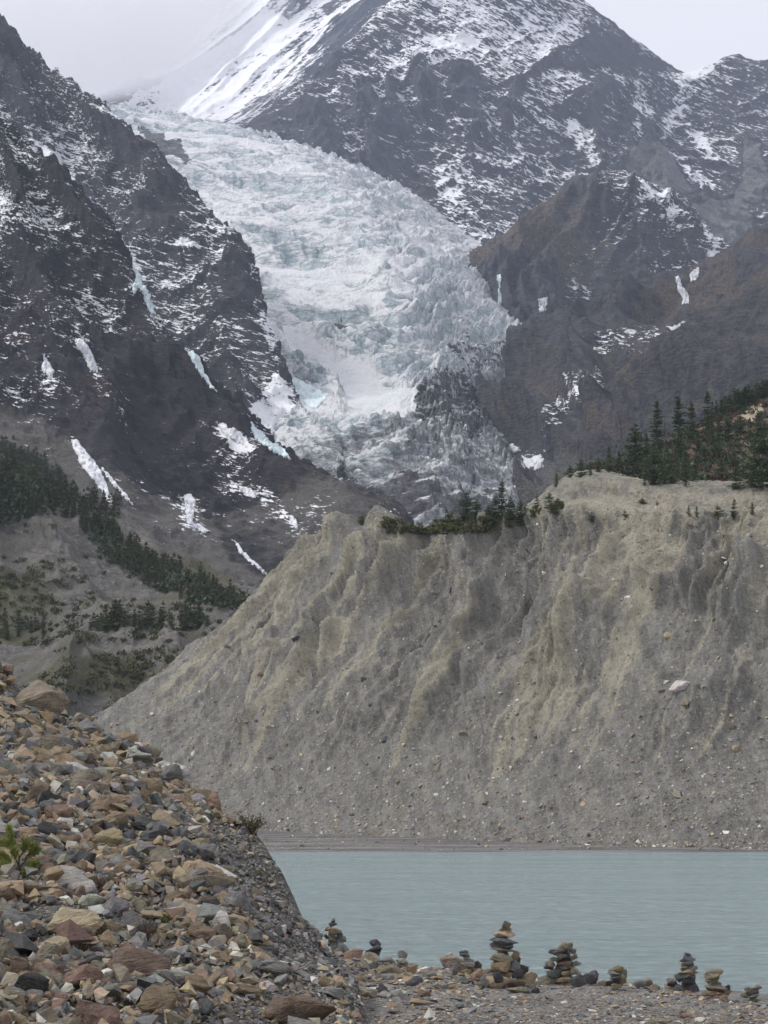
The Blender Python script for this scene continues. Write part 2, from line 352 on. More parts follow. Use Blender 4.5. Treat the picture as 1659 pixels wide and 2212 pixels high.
ridge = [(1290,855,1390),(1350,800,1400),(1400,765,1420),(1490,692,1450),(1570,640,1460),(1660,580,1480),(1780,520,1480)]
s = Sheet([[(1080,1170,1000),(1300,1170,950),(1500,1170,900),(1760,1170,880)], [(1160,1030,1150),(1300,1010,1120),(1480,960,1100),(1760,910,1080)],
           [(1235,915,1290),(1350,865,1280),(1500,805,1260),(1760,730,1240)], ridge, behind(ridge, 90, 200)], 320, 260)
gul = ridged(V3(s.s / 90 + s.t / 260, s.t / 330, 5.2), 5, 51, .52); amp = 4 + 20 * sst(0, .15, .75 - s.V)
s.push(gul * amp - amp * .8 + fbm(s.g / 22, 5, 52) * 3 + strata(s.g, 9, .22, 56) * 2.2 + (ridged(s.g / 12, 4, 58, .6) - .8) * 1.8); s.renorm(); X, Y = s.px, s.py
s.attrs['snow'] = -.75 + .15 * fbm(s.g / 60, 3, 53) + .9 * polymask(X, Y, [(1345,915),(1390,905),(1370,920)], 5, 8)
s.attrs['brown'] = .38 + .3 * fbm(s.g / 90, 3, 54) - .5 * sst(.9, 1.4, gul); s.attrs['grey'] = .55 * sst(950, 1010, Y + .25 * (1300 - X))
s.build('dark_slope', brown_mat, 'nearer dark brown slope behind the pines on the right', 'slope')

# ------------------------------------------------------------------ glacier
top = [(195,240,3600),(290,240,3650),(380,255,3700),(520,288,3750),(760,330,3700)]
s = Sheet([[(690,1210,1140),(820,1215,1130),(950,1215,1120),(1080,1205,1130),(1280,1170,1400)], [(650,1070,1330),(780,1070,1320),(900,1065,1310),(1020,1060,1330),(1210,1060,1620)],
           [(600,965,1500),(720,960,1490),(830,955,1480),(930,945,1490),(1120,935,1760)], [(570,880,1650),(700,880,1640),(800,880,1630),(900,870,1650),(1120,850,1960)],
           [(530,760,1900),(680,770,1870),(820,790,1850),(950,775,1900),(1160,740,2330)], [(480,640,2150),(640,650,2120),(790,655,2100),(920,645,2150),(1120,620,2800)],
           [(440,520,2450),(600,525,2420),(750,530,2420),(880,535,2450),(1090,560,3000)], [(320,385,2850),(500,405,2830),(650,415,2820),(790,430,2850),(1010,490,3480)],
           [(230,295,3250),(400,310,3230),(540,320,3230),(690,345,3280),(940,415,3720)], top, behind(top, 70, 350)], 560, 760)
X, Y = s.px, s.py
cone = polymask(X, Y, [(735,770),(790,765),(830,810),(905,830),(900,870),(850,890),(750,880),(740,840)], 10, 8)
field = polymask(X, Y, [(510,550),(640,560),(720,590),(640,620),(560,600)], 14, 10) * .7
lcone = polymask(X, Y, [(600,690),(650,700),(740,770),(760,830),(700,790),(620,740)], 10, 10)
nun = polymask(X, Y, [(900,850),(955,818),(1050,822),(1065,870),(1040,940),(985,955),(930,918),(885,880)], 10, 22)
ledge = polymask(X, Y, [(940,735),(1000,715),(1090,735),(1120,700),(1130,790),(1060,800),(950,790)], 8, 12)
smooth = np.clip(cone + field + lcone, 0, 1)
wx = fbm(V3(s.s / 160, s.t / 160), 4, 61)
flow = ridged(V3(s.s / 170 + .5 * wx, s.t / 120 + .7 * wx, 1), 6, 62, .58)
f1, f2, idv = worley2(s.s / 34 + 1.2 * wx, s.t / 34 + 1.2 * wx, 63)
g1, g2, idw = worley2(s.s / 13 + 2 * wx, s.t / 17, 64)
blk = sst(0, .35, f2 - f1) * (.4 + idv); blk2 = sst(0, .35, g2 - g1) * (.4 + idw)
rough = (1 - .93 * smooth) * (1 - .8 * nun)
lat = sst(0, .10, s.U) * sst(1, .8, s.U)
def cracks(ls, lt, wd, seed, wob):
    n = perlin(V3(s.s / ls + wob * wx, s.t / lt + 1.3 * wx - .9 * (s.U - .5) ** 2 * 8 * (60 / lt), 3.1), seed) + .35 * perlin(V3(s.s / ls * 2.3, s.t / lt * 2.3, 1.7), seed + 1)
    return np.exp(-(n / wd) ** 2)
wild = sst(-.35, .45, fbm(V3(s.s / 260, s.t / 300), 3, 65)) * (.55 + .6 * sst(420, 250, Y))
c1 = cracks(120, 46, .09, 161, .8); c2 = cracks(46, 20, .13, 163, 1.2); c3 = cracks(22, 13, .2, 165, 1.0)
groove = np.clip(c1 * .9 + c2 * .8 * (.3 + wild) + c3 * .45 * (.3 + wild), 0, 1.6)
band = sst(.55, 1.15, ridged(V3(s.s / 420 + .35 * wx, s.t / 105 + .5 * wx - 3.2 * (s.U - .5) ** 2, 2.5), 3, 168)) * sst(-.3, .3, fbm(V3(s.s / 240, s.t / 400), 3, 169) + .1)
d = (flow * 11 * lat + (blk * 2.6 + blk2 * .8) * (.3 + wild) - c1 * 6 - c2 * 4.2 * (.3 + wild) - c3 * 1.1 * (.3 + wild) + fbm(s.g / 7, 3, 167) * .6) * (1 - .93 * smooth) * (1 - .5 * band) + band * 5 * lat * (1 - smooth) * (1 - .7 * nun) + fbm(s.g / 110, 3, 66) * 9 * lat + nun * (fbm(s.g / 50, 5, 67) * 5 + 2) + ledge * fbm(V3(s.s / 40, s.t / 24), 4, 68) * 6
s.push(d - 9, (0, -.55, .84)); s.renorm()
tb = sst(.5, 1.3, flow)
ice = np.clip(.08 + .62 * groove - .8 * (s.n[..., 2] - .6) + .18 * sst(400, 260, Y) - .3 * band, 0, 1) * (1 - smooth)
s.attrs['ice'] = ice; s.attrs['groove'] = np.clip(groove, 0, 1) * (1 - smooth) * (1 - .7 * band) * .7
rock = np.maximum(nun * .60, ledge * .5)
rock = np.maximum(rock, polymask(X, Y, [(700,690),(760,690),(740,720),(690,715)], 8, 14) * .7)
rock = np.maximum(rock, polymask(X, Y, [(690,1040),(900,1040),(1060,1060),(1100,1130),(600,1130)], 16, 22) * .72)
rock = np.maximum(rock, polymask(X, Y, [(290,270),(370,300),(420,350),(400,360),(330,330)], 8, 10) * .8)
s.attrs['rock'] = rock
s.attrs['dirt'] = np.clip(1.0 * sst(830, 950, Y + .25 * (X - 800)) + .35 * sst(900, 1040, X + .2 * (Y - 600)) * sst(480, 620, Y) - cone - .25 * sst(.9, 1.5, flow), 0, 1)
m = NT('glacier_ice', .75, .3)
n1 = m.noise(1 / 45, 7, .62); n2 = m.noise(1 / 9, 6, .62); n3 = m.noise(1.0, 6, .6, m.vec((1 / 40, 1 / 25, 1 / 7), (0, 8, 0)), .8); n4 = m.noise(1 / 3.2, 4, .6)
iv = m.math('ADD', m.attr('ice'), m.math('MULTIPLY', m.math('SUBTRACT', n2, .5), 1.0)); iv = m.math('ADD', iv, m.math('MULTIPLY', m.math('SUBTRACT', n3, .5), .9))
iv = m.math('ADD', iv, m.math('MULTIPLY', m.math('SUBTRACT', n1, .5), .7))
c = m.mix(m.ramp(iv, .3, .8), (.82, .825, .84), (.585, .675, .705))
c = m.mix(m.math('MULTIPLY', m.ramp(n1, .52, .7), .5), c, (.52, .63, .665))
wv_ = m.N.new('ShaderNodeMixRGB'); wv_.blend_type = 'ADD'; wv_.inputs[0].default_value = 14.0; m.L.new(m.pos, wv_.inputs[1])
nz = m.N.new('ShaderNodeTexNoise'); nz.inputs['Scale'].default_value = 1 / 22; nz.inputs['Detail'].default_value = 4; m.L.new(m.pos, nz.inputs['Vector']); m.L.new(nz.outputs['Color'], wv_.inputs[2])
for sc_, w0, f_, cc in ((1 / 19, .10, .6, (.22, .26, .28)), (1 / 8, .14, .35, (.30, .335, .35))):
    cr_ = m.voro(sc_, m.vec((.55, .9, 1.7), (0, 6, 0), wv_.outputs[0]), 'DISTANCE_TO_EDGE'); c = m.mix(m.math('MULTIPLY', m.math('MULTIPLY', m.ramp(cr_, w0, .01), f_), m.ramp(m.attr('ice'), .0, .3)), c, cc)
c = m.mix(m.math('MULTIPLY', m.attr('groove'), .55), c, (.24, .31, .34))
dv = m.math('ADD', m.attr('dirt'), m.math('MULTIPLY', m.math('SUBTRACT', n3, .5), 1.5)); dv = m.math('ADD', dv, m.math('MULTIPLY', m.math('SUBTRACT', n2, .5), 1.3))
dl = m.noise(1.0, 6, .7, m.vec((1 / 16, 1 / 16, 1 / 4.5), (0, 12, 0))); dv = m.math('ADD', dv, m.math('MULTIPLY', m.math('SUBTRACT', dl, .5), 2.2))
c = m.mix(m.math('MULTIPLY', m.ramp(dv, .7, 1.0), .85), c, m.mix(m.ramp(n4, .35, .65), (.10, .104, .108), (.32, .325, .33)))
rv = m.math('ADD', m.attr('rock'), m.math('MULTIPLY', m.math('SUBTRACT', n3, .5), 1.2)); rv = m.math('ADD', rv, m.math('MULTIPLY', m.math('SUBTRACT', dl, .5), 1.1))
c = m.mix(m.ramp(rv, .49, .56), c, m.mix(m.ramp(n2, .35, .65), (.05, .05, .053), (.15, .15, .147)))
m.bump(m.math('ADD', n2, m.math('MULTIPLY', n4, .5)), 9, .9)
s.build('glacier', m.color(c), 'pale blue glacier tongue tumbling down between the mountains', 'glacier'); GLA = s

# ------------------------------------------------------------------ left mountains
left_mat = mountain_mat('left_ridge_rock', 1.75, (.05, .05, .057), (.095, .09, .094), (.09, .066, .05), (.16, .155, .145), (0, -18, 0))
sil = [(0,72),(130,175),(262,272),(335,352),(410,418),(430,415),(480,460),(525,527),(510,560),(545,625),(575,645),(600,720),(605,800),(650,880),(670,930),(650,970),(700,1100)]
s = Sheet([[(-200,1180,1500),(100,1180,1500),(300,1180,1500),(480,1150,1500),(700,1130,1450),(715,1230,1650)],
           [(-200,950,1700),(100,950,1700),(300,950,1700),(480,945,1680),(655,940,1650),(665,1030,1850)],
           [(-200,780,1850),(100,780,1850),(280,780,1850),(440,790,1830),(603,795,1800),(610,890,2000)],
           [(-200,620,2000),(60,620,2000),(230,620,2000),(400,630,1980),(552,635,1950),(560,740,2150)],
           [(-200,500,2120),(20,500,2120),(190,510,2120),(370,520,2100),(520,527,2080),(530,620,2300)],
           [(-200,380,2250),(0,390,2250),(140,400,2250),(280,410,2230),(412,420,2200),(415,510,2450)],
           [(-200,200,2400),(-40,220,2400),(70,240,2400),(170,255,2380),(262,272,2350),(265,370,2600)],
           [(-250,30,2550),(-150,60,2550),(-50,100,2530),(50,140,2520),(132,176,2500),(130,280,2750)],
           [(-400,-150,2700),(-300,-100,2700),(-200,-40,2680),(-100,10,2660),(0,74,2630),(0,170,2850)]], 420, 520, (1500, .6))
gul = ridged(V3(s.s / 120, s.t / 360, 6.1), 6, 71, .52); amp = 4 + 24 * sst(0, .1, .8 - s.U)
s.push(gul * amp - amp * .8 + (ridged(s.g / 45, 6, 72, .6) - .8) * 7)
s.push(fbm(V3(s.g[..., 0] / 40, s.g[..., 1] / 40, (s.g[..., 2] + .3 * s.g[..., 0]) / 9), 4, 74) * 1.5 + strata(s.g, 13, .28, 76) * 4.5 + strata(s.g, 5, .28, 77) * 1.8); s.renorm(); X, Y = s.px, s.py
sn = .40 + .08 * sst(700, 100, Y) + .3 * (s.n[..., 2] - .5) + .26 * fbm(s.g / 110, 4, 75) - .2 * sst(.9, 1.4, gul)
for poly, a in (([(60,290),(120,330),(160,390),(130,400),(80,330)], .7), ([(540,640),(610,720),(600,780),(560,700)], .4), ([(600,800),(680,900),(620,960),(540,890)], .35),
                ([(520,840),(620,900),(640,960),(560,930)], .3), ([(365,515),(430,525),(440,540),(380,530)], .6), ([(200,440),(290,560),(280,580),(230,480)], .3)):
    sn += a * polymask(X, Y, poly, 10, 14, 8)
s.attrs['snow'] = sn; s.attrs['brown'] = .1 + .2 * fbm(s.g / 90, 3, 76); s.attrs['grey'] = 0 * s.U
s.build('left_far_mountain', left_mat, 'snow flecked dark ridge left of the glacier', 'mountain'); LFAR = s

s = Sheet([[(-250,1560,700),(0,1570,700),(200,1580,700),(400,1580,700),(620,1580,720),(820,1560,760),(850,1600,900)],
           [(-250,1270,800),(0,1310,800),(200,1340,800),(400,1350,800),(620,1350,820),(820,1340,850),(850,1420,1000)],
           [(-250,1080,950),(0,1090,950),(200,1110,960),(400,1120,980),(630,1112,1000),(862,1114,1050),(900,1180,1250)],
           [(-250,950,1050),(0,950,1050),(160,960,1070),(330,975,1100),(500,985,1110),(655,1008,1130),(650,1090,1330)],
           [(-250,800,1180),(-50,800,1180),(100,810,1200),(240,820,1220),(360,830,1230),(480,850,1240),(480,940,1450)],
           [(-250,640,1310),(-80,650,1310),(50,660,1330),(160,670,1340),(250,675,1350),(338,682,1350),(345,770,1550)],
           [(-250,470,1420),(-100,480,1430),(0,480,1440),(80,480,1440),(160,480,1440),(232,482,1440),(240,580,1650)],
           [(-250,240,1560),(-130,280,1560),(-50,310,1560),(0,330,1560),(60,350,1550),(112,370,1550),(110,470,1750)],
           [(-300,-50,1700),(-250,0,1700),(-200,60,1690),(-150,110,1680),(-100,150,1680),(-50,205,1660),(-40,300,1850)]], 520, 560, (1000, .62))
gul = ridged(V3(s.s / 85, s.t / 320, 7.1), 6, 81, .52); amp = 3 + 15 * sst(0, .1, .82 - s.U)
X, Y = s.px, s.py
ly = np.interp(X, [-100, 0, 130, 260, 330, 450, 560, 700, 860], [850, 870, 930, 1010, 1060, 1090, 1040, 1010, 1060])      # below this line the rock gives way to scree
low = sst(-60, 60, Y - ly)
s.push((gul * amp - amp * .8) * (1 - .45 * low) + (ridged(s.g / 30, 6, 82, .6) - .8) * 4.5 * (1 - .5 * low))
s.push(fbm(V3(s.g[..., 0] / 26, s.g[..., 1] / 26, (s.g[..., 2] + .3 * s.g[..., 0]) / 6), 4, 84) * .8 + (strata(s.g, 8, .3, 86) * 2.6 + strata(s.g, 3.2, .3, 87) * 1.1) * (1 - .7 * low)); s.renorm(); X, Y = s.px, s.py
sn = .36 + .10 * sst(860, 300, Y + .35 * X) + .3 * (s.n[..., 2] - .5) + .26 * fbm(s.g / 70, 4, 85) - .2 * sst(.9, 1.4, gul) - .24 * sst(640, 1000, Y + .12 * X)
for poly, a in (([(470,915),(530,935),(560,975),(500,965)], .45), ([(430,900),(520,930),(600,1080),(500,1060)], .22), ([(380,1060),(440,1080),(450,1150),(390,1140)], .25),
                ([(455,1040),(560,1060),(600,1080),(500,1090)], .2), ([(640,1140),(600,1120),(640,1110)], .3)):
    sn += a * polymask(X, Y, poly, 9, 14, 9)
for q in ((286,545,345,690),(380,690,470,860),(165,720,215,815),(210,810,290,930),(95,760,115,830),(150,945,250,1100),(220,1000,295,1095),(440,890,535,975),(480,1040,600,1080),(600,1105,645,1150),(350,1060,430,1140),(10,840,56,848),(545,905,640,1000)):
    sn += (.13 if q[0] in (440, 480, 600, 350) else .22) * seg(X, Y, *q)
s.attrs['snow'] = sn
s.attrs['brown'] = .08 + .3 * fbm(s.g / 60, 3, 86) + .12 * sst(500, 900, Y)
gy = .62 * low * (.6 + .9 * fbm(V3(s.s / 60, s.t / 240), 3, 87)) + .5 * polymask(X, Y, [(-100,850),(60,880),(160,960),(260,1080),(100,1080),(-100,1000)], 25, 20)
s.attrs['grey'] = gy + .35 * polymask(X, Y, [(330,1070),(400,1040),(500,1200),(580,1260),(480,1260),(350,1180)], 15, 14)
s.build('left_near_mountain', mountain_mat('left_near_rock', 1.1, (.030, .029, .032), (.070, .065, .066), (.085, .058, .045), (.15, .14, .128), (0, -20, 0)), 'dark mountain with frozen waterfalls on the left', 'mountain'); LNEAR = s

# ------------------------------------------------------------------ left valley slopes below the forest
s = Sheet([[(-500,1770,395),(50,1765,400),(200,1760,405),(350,1750,415),(640,1740,440)],
           [(-500,1650,430),(50,1620,440),(200,1610,450),(350,1600,458),(640,1580,470)],
           [(-500,1490,470),(100,1485,480),(250,1475,490),(400,1445,495),(680,1430,505)],
           [(-450,1395,520),(100,1378,530),(250,1366,535),(450,1355,540),(720,1345,550)],
           [(-400,1340,565),(100,1335,575),(250,1328,580),(420,1322,585),(680,1325,590)],
           [(-150,1180,600),(60,1190,610),(200,1220,620),(350,1275,620),(620,1318,620)],
           [(-150,960,680),(0,985,690),(130,1060,690),(260,1160,690),(460,1265,680),(620,1325,680)],
           [(-150,1030,820),(0,1060,820),(130,1130,820),(260,1230,820),(460,1330,800),(620,1390,780)]], 420, 420)
gul = ridged(V3(s.s / 38 + s.t / 300, s.t / 130, 8.1), 5, 91, .5)
s.push(gul * 5.5 - 4 + fbm(s.g / 40, 3, 93) * 3 + fbm(s.g / 7, 4, 92) * 1.1); s.renorm(); X, Y = s.px, s.py
s.attrs['green'] = .36 + .9 * fbm(s.g / 40, 4, 94) + .25 * polymask(X, Y, [(0,1180),(130,1220),(260,1300),(60,1330),(-80,1300)], 40) + .35 * polymask(X, Y, [(70,1460),(260,1420),(300,1470),(150,1510)], 30) - .55 * polymask(X, Y, [(100,1090),(180,1120),(320,1260),(260,1290),(150,1200)], 25)
m = NT('valley_scree', .95, .1)
n1 = m.noise(1 / 14, 7, .65); n2 = m.noise(1 / 1.6, 5, .65); n3 = m.noise(1 / .5, 3, .6); st = m.noise(1.0, 5, .6, m.vec((1 / 5, 1 / 30, 1 / 20), (0, 0, 20)))
c = m.mix(m.ramp(m.math('ADD', m.math('MULTIPLY', n1, .5), m.math('MULTIPLY', st, .5)), .38, .62), (.088, .085, .082), (.165, .155, .14))
c = m.mix(m.math('MULTIPLY', m.ramp(n2, .54, .66), .6), c, (.27, .26, .235)); c = m.mix(m.math('MULTIPLY', m.ramp(n2, .46, .34), .7), c, (.055, .052, .046)); c = m.mix(m.math('MULTIPLY', m.ramp(n3, .52, .64), .5), c, (.07, .066, .06))
gv = m.math('ADD', m.attr('green'), m.math('MULTIPLY', m.math('SUBTRACT', n2, .5), 1.6)); gv = m.math('ADD', gv, m.math('MULTIPLY', m.math('SUBTRACT', n1, .5), .9))
c = m.mix(m.math('MULTIPLY', m.ramp(gv, .45, .75), .8), c, m.mix(m.ramp(n3, .4, .6), (.06, .052, .032), (.095, .10, .05)))
m.bump(m.math('ADD', n1, m.math('MULTIPLY', n2, .5)), 1.2, .8)
VAL = s; VALO = s.build('valley_slope', m.color(c), 'grey scree slope with scrub below the forest on the left', 'slope')

# ------------------------------------------------------------------ moraine wall beyond the lake
base = [(-60,1780,425),(10,1740,400),(200,1786,362),(420,1788,350),(620,1795,330),(850,1804,303),(1100,1816,276),(1400,1827,257),(1659,1832,249),(1900,1838,243)]
bed0 = [(a, b + 14, d - 6) for a, b, d in base]
q1 = [(120,1640,440),(170,1590,415),(300,1640,385),(480,1640,368),(690,1645,343),(910,1650,315),(1150,1650,287),(1430,1655,269),(1665,1660,260),(1900,1665,253)]
q2 = [(295,1510,455),(345,1465,430),(450,1470,405),(560,1450,382),(770,1450,350),(960,1450,325),(1190,1440,302),(1450,1440,281),(1670,1440,271),(1900,1440,264)]
q3 = [(475,1355,470),(520,1308,445),(590,1300,425),(655,1290,408),(835,1290,368),(1005,1290,340),(1215,1270,316),(1460,1265,293),(1675,1260,283),(1900,1255,276)]
q4 = [(590,1250,480),(625,1205,455),(680,1190,435),(720,1180,425),(870,1185,380),(1025,1175,350),(1215,1150,328),(1465,1165,303),(1680,1165,293),(1900,1160,286)]
cr = [(622,1215,490),(646,1172,462),(692,1146,447),(740,1130,435),(900,1147,388),(1040,1118,356),(1205,1088,334),(1465,1105,308),(1690,1108,298),(1900,1105,290)]
be = [(660,1260,510),(690,1200,490),(735,1160,472),(780,1145,460),(930,1160,410),(1070,1128,378),(1225,1078,345),(1465,1092,318),(1690,1096,309),(1900,1092,300)]
up = [(690,1290,540),(720,1230,520),(770,1190,505),(820,1160,490),(980,1165,440),(1120,1110,400),(1232,1030,355),(1420,1048,326),(1690,1052,316),(1900,1050,308)]
bk = [(740,1330,620),(780,1290,600),(820,1260,580),(870,1230,560),(1030,1220,500),(1160,1130,440),(1260,1022,392),(1420,1040,350),(1690,1040,340),(1900,1040,332)]
s = Sheet([bed0, base, q1, q2, q3, q4, cr, be, up, bk], 900, 620)
hf = s.V * 9
face = sst(1.0, 1.6, hf) * sst(7.0, 5.6, hf)
wq = fbm(V3(s.s / 26, s.t / 60), 3, 101)
slant = s.s - (.10 + .2 * sst(.25, .5, s.U)) * s.t
gA = ridged(V3(slant / 25 + .45 * wq, s.t / 150, 9.2), 5, 102, .5)
gB = ridged(V3(slant / 8 + .6 * wq, s.t / 70, 9.7), 5, 103, .55)
hgt = sst(1.2, 4.0, hf) * sst(6.5, 5.2, hf) * (.22 + .78 * sst(.10, .30, s.U)) * (1 - .3 * sst(.7, .9, s.U))
cap = sst(0, .5, fbm(V3(s.s / 30, s.t / 30), 3, 104) + .25)
gC = ridged(V3(slant / 2.7 + .5 * wq, s.t / 26, 9.1), 3, 112, .6); gD = np.abs(perlin(V3(slant / 1.15 + .4 * wq, s.t / 14, 4.4), 113))
bare = sst(-.35, .3, fbm(V3(s.s / 16, s.t / 40), 3, 114))
rl1 = np.exp(-(perlin(V3(slant / 10 + .35 * wq, s.t / 120, 6.6), 119) / .10) ** 2); rl2 = np.exp(-(perlin(V3(slant / 4.2 + .3 * wq, s.t / 60, 8.8), 120) / .13) ** 2)
dA = -rl1 * 1.7 * hgt * (.4 + .6 * bare) - rl2 * .8 * hgt * bare + (gC - .8) * 1.15 * hgt * (.2 + bare) - gD * .5 * hgt * bare + (gA - .75) * 5.6 * hgt * (.5 + .7 * cap) + (gB - .8) * 2.0 * hgt * (.3 + cap)
s.push(dA + fbm(s.g / 12, 4, 105) * 1.2 * (.25 + face) + fbm(s.g / 2.2, 4, 106) * .42 + fbm(s.g / .7, 2, 116) * .16 + fbm(V3(s.s / 1.2, s.t / 5), 3, 111) * .25 * hgt)
crest = np.exp(-((hf - 6) / .35) ** 2)
s.push(crest * fbm(V3(s.s / 9, 0 * s.s, 0), 4, 107) * 1.6, (0, 0, 1)); s.renorm(); X, Y = s.px, s.py
rib = sst(.75, 1.35, gA) * .55 + sst(.7, 1.3, gB) * .35 + .22 * (sst(.6, 1.2, gC) - .4) * bare
stk = fbm(V3(slant / 3.2 + .6 * wq, s.t / 130, 2.2), 5, 118, .6)
tan = -.14 + 1.0 * stk * sst(.8, 2.2, hf) + .95 * rib * sst(1.2, 3.0, hf) + .25 * sst(3.6, 6, hf) + .55 * fbm(V3(s.s / 20, s.t / 55), 4, 108)
tan += .4 * polymask(X, Y, [(560,1500),(900,1200),(960,1220),(800,1450),(620,1640),(520,1660)], 40, 30)
tan = np.where(hf > 5.9, np.maximum(tan, .55 + .3 * fbm(V3(s.s / 14, s.t / 6), 3, 109)), tan)
s.attrs['tan'] = tan; s.attrs['low'] = sst(3.2, 1.2, hf + .6 * fbm(V3(s.s / 30, s.t / 30), 3, 110)); s.attrs['cream'] = polymask(X, Y, [(1205,1085),(1300,1075),(1420,1062),(1659,1064),(1659,1088),(1400,1085),(1250,1090)], 8, 10) * .9
m = NT('moraine_till', .95, .1)
n1 = m.noise(1 / 9, 7, .65); n2 = m.noise(1 / .9, 6, .7); n3 = m.noise(1 / .28, 3, .6); n5 = m.noise(1.0, 5, .65, m.vec((1 / 1.6, 1 / 9, 1 / 12), (0, 12, 0)))
tv = m.math('ADD', m.attr('tan'), m.math('MULTIPLY', m.math('SUBTRACT', n1, .5), .9)); tv = m.math('ADD', tv, m.math('MULTIPLY', m.math('SUBTRACT', n5, .5), 1.0))
gcol = m.mix(m.ramp(n5, .35, .65), (.158, .153, .14), (.24, .232, .212))
tcol = m.mix(m.ramp(n1, .35, .65), (.262, .244, .188), (.365, .342, .265))
c = m.mix(m.math('MULTIPLY', m.ramp(tv, .18, .88), .92), gcol, tcol)
c = m.mix(m.attr('cream'), c, (.34, .315, .255))
v1 = m.voro(1 / .62, m.vec((1, 1, 1))); v1c = m.voro(1 / .62, m.vec((1, 1, 1)), 'F1', 'Color')
peb = m.ramp(v1, .34, .24); pv = m.N.new('ShaderNodeSeparateColor'); m.L.new(v1c, pv.inputs[0])
sel = m.math('GREATER_THAN', pv.outputs[0], m.math('SUBTRACT', .93, m.math('MULTIPLY', m.attr('low'), .25)))
pc = m.mix(pv.outputs[1], (.10, .098, .095), (.46, .43, .37))
c = m.mix(m.math('MULTIPLY', m.math('MULTIPLY', peb, sel), .85), c, pc)
c = m.mix(m.math('MULTIPLY', m.ramp(n2, .57, .70), .45), c, (.46, .43, .36)); c = m.mix(m.math('MULTIPLY', m.ramp(n2, .46, .33), .5), c, (.075, .072, .068)); c = m.mix(m.math('MULTIPLY', m.ramp(n3, .54, .66), .4), c, (.095, .092, .086)); c = m.mix(m.math('MULTIPLY', m.ramp(n3, .46, .36), .3), c, (.40, .38, .32))
m.bump(m.math('ADD', m.math('MULTIPLY', n1, 1.0), m.math('ADD', m.math('MULTIPLY', n2, .55), m.math('MULTIPLY', n5, .6))), 1.1, 1.0)
MOR = s; MORO = s.build('moraine', m.color(c), 'gullied grey and tan moraine wall across the lake', 'moraine')

# hill with pines on top of the moraine
rg = [(1218,1028,400),(1300,1003,420),(1350,985,440),(1420,955,450),(1500,922,460),(1590,872,470),(1680,840,480),(1800,800,490)]
s = Sheet([[(1200,1060,360),(1300,1060,342),(1420,1068,325),(1560,1070,318),(1690,1070,312),(1850,1070,305)],
           [(1215,1036,375),(1300,1032,365),(1420,1040,345),(1560,1045,335),(1690,1046,328),(1850,1046,320)],
           [(1222,1030,390),(1310,1016,395),(1400,985,400),(1500,965,405),(1660,930,410),(1850,920,410)], rg, behind(rg, 60, 90)], 260, 200)
s.push(fbm(s.g / 14, 5, 121) * 1.6 - .6); s.renorm(); X, Y = s.px, s.py
s.attrs['path'] = np.maximum(polymask(X, Y, [(1560,925),(1600,935),(1625,960),(1659,975),(1659,985),(1620,970),(1590,948),(1555,930)], 3, 5), .7 * polymask(X, Y, [(1600,880),(1640,870),(1659,890),(1610,920),(1580,920)], 9, 12))
m = NT('hill_soil', .95, .1); n1 = m.noise(1 / 5, 6, .65); n2 = m.noise(1 / .8, 5, .7)
c = m.mix(m.ramp(n1, .36, .64), (.075, .05, .038), (.17, .125, .09)); c = m.mix(m.math('MULTIPLY', m.ramp(n2, .5, .68), .6), c, (.22, .18, .13)); c = m.mix(m.math('MULTIPLY', m.ramp(n2, .45, .3), .7), c, (.035, .035, .022))
c = m.mix(m.ramp(m.math('ADD', m.attr('path'), m.math('MULTIPLY', m.math('SUBTRACT', n2, .5), .9)), .4, .7), c, (.42, .35, .26)); m.bump(n2, .6, .8)
HILL = s; HILLO = s.build('hill', m.color(c), 'reddish brown hillside under the pines on the right', 'hill')

# ------------------------------------------------------------------ far beach and lake
nx, ny = 200, 90
yy = 228 + 220 * np.linspace(0, 1, ny) ** 1.6; gx, gy = np.meshgrid(np.linspace(-110, 110, nx), yy)
wl_ = 241.5 + 1.8 * fbm(V3(gx / 30, 0 * gx), 3, 131)
gz = np.where(gy > wl_, .26 * (1 - np.exp(-(gy - wl_) / 14.)), -.09 * (wl_ - gy)) + .035 * fbm(V3(gx / 30, gy / 3.5), 3, 132) * sst(2, 10, gy - wl_)
m = NT('beach_gravel', .8, .25); n1 = m.noise(1.0, 5, .6, m.vec((1 / 16, 1 / 3.2, 1))); n2 = m.noise(1 / .7, 5, .7)
c = m.mix(m.ramp(n1, .42, .6), (.085, .082, .08), (.19, .182, .17)); c = m.mix(m.math('MULTIPLY', m.ramp(n2, .52, .68), .55), c, (.34, .32, .28)); c = m.mix(m.math('MULTIPLY', m.ramp(n2, .46, .34), .6), c, (.06, .058, .056)); m.bump(n2, .12, .7)
BEACH = link(bpy.data.objects.new('beach', mesh_np('beach', V3(gx, gy, gz).reshape(-1, 3), grid_faces(ny, nx), m.color(c)))); tag(BEACH, 'flat grey gravel beach at the foot of the moraine', 'beach', None, 'structure')

m = NT('lake_water', .13, .5)
wv = m.noise(1.0, 7, .7, m.vec((1 / .9, 1 / 1.3, 1)), .5); w2 = m.noise(1.0, 3, .5, m.vec((1 / 22, 1 / 9, 1))); w3 = m.noise(1.0, 4, .6, m.vec((1 / 3.5, 1 / 3.5, 1)), .3)
c = m.mix(m.ramp(w2, .35, .65), (.25, .36, .372), (.315, .425, .435))
h = m.math('MULTIPLY', m.math('ADD', wv, m.math('MULTIPLY', w3, 1.6)), m.math('ADD', .15, m.math('MULTIPLY', w2, 1.7))); m.bump(h, .85, 1.0)
lk = link(bpy.data.objects.new('lake', mesh_np('lake', V3(*[a for a in np.meshgrid(np.linspace(-200, 200, 9), np.linspace(30, 330, 9))]).reshape(-1, 3), grid_faces(9, 9), m.color(c)))); tag(lk, 'milky turquoise glacial lake with fine ripples', 'lake', None, 'structure')
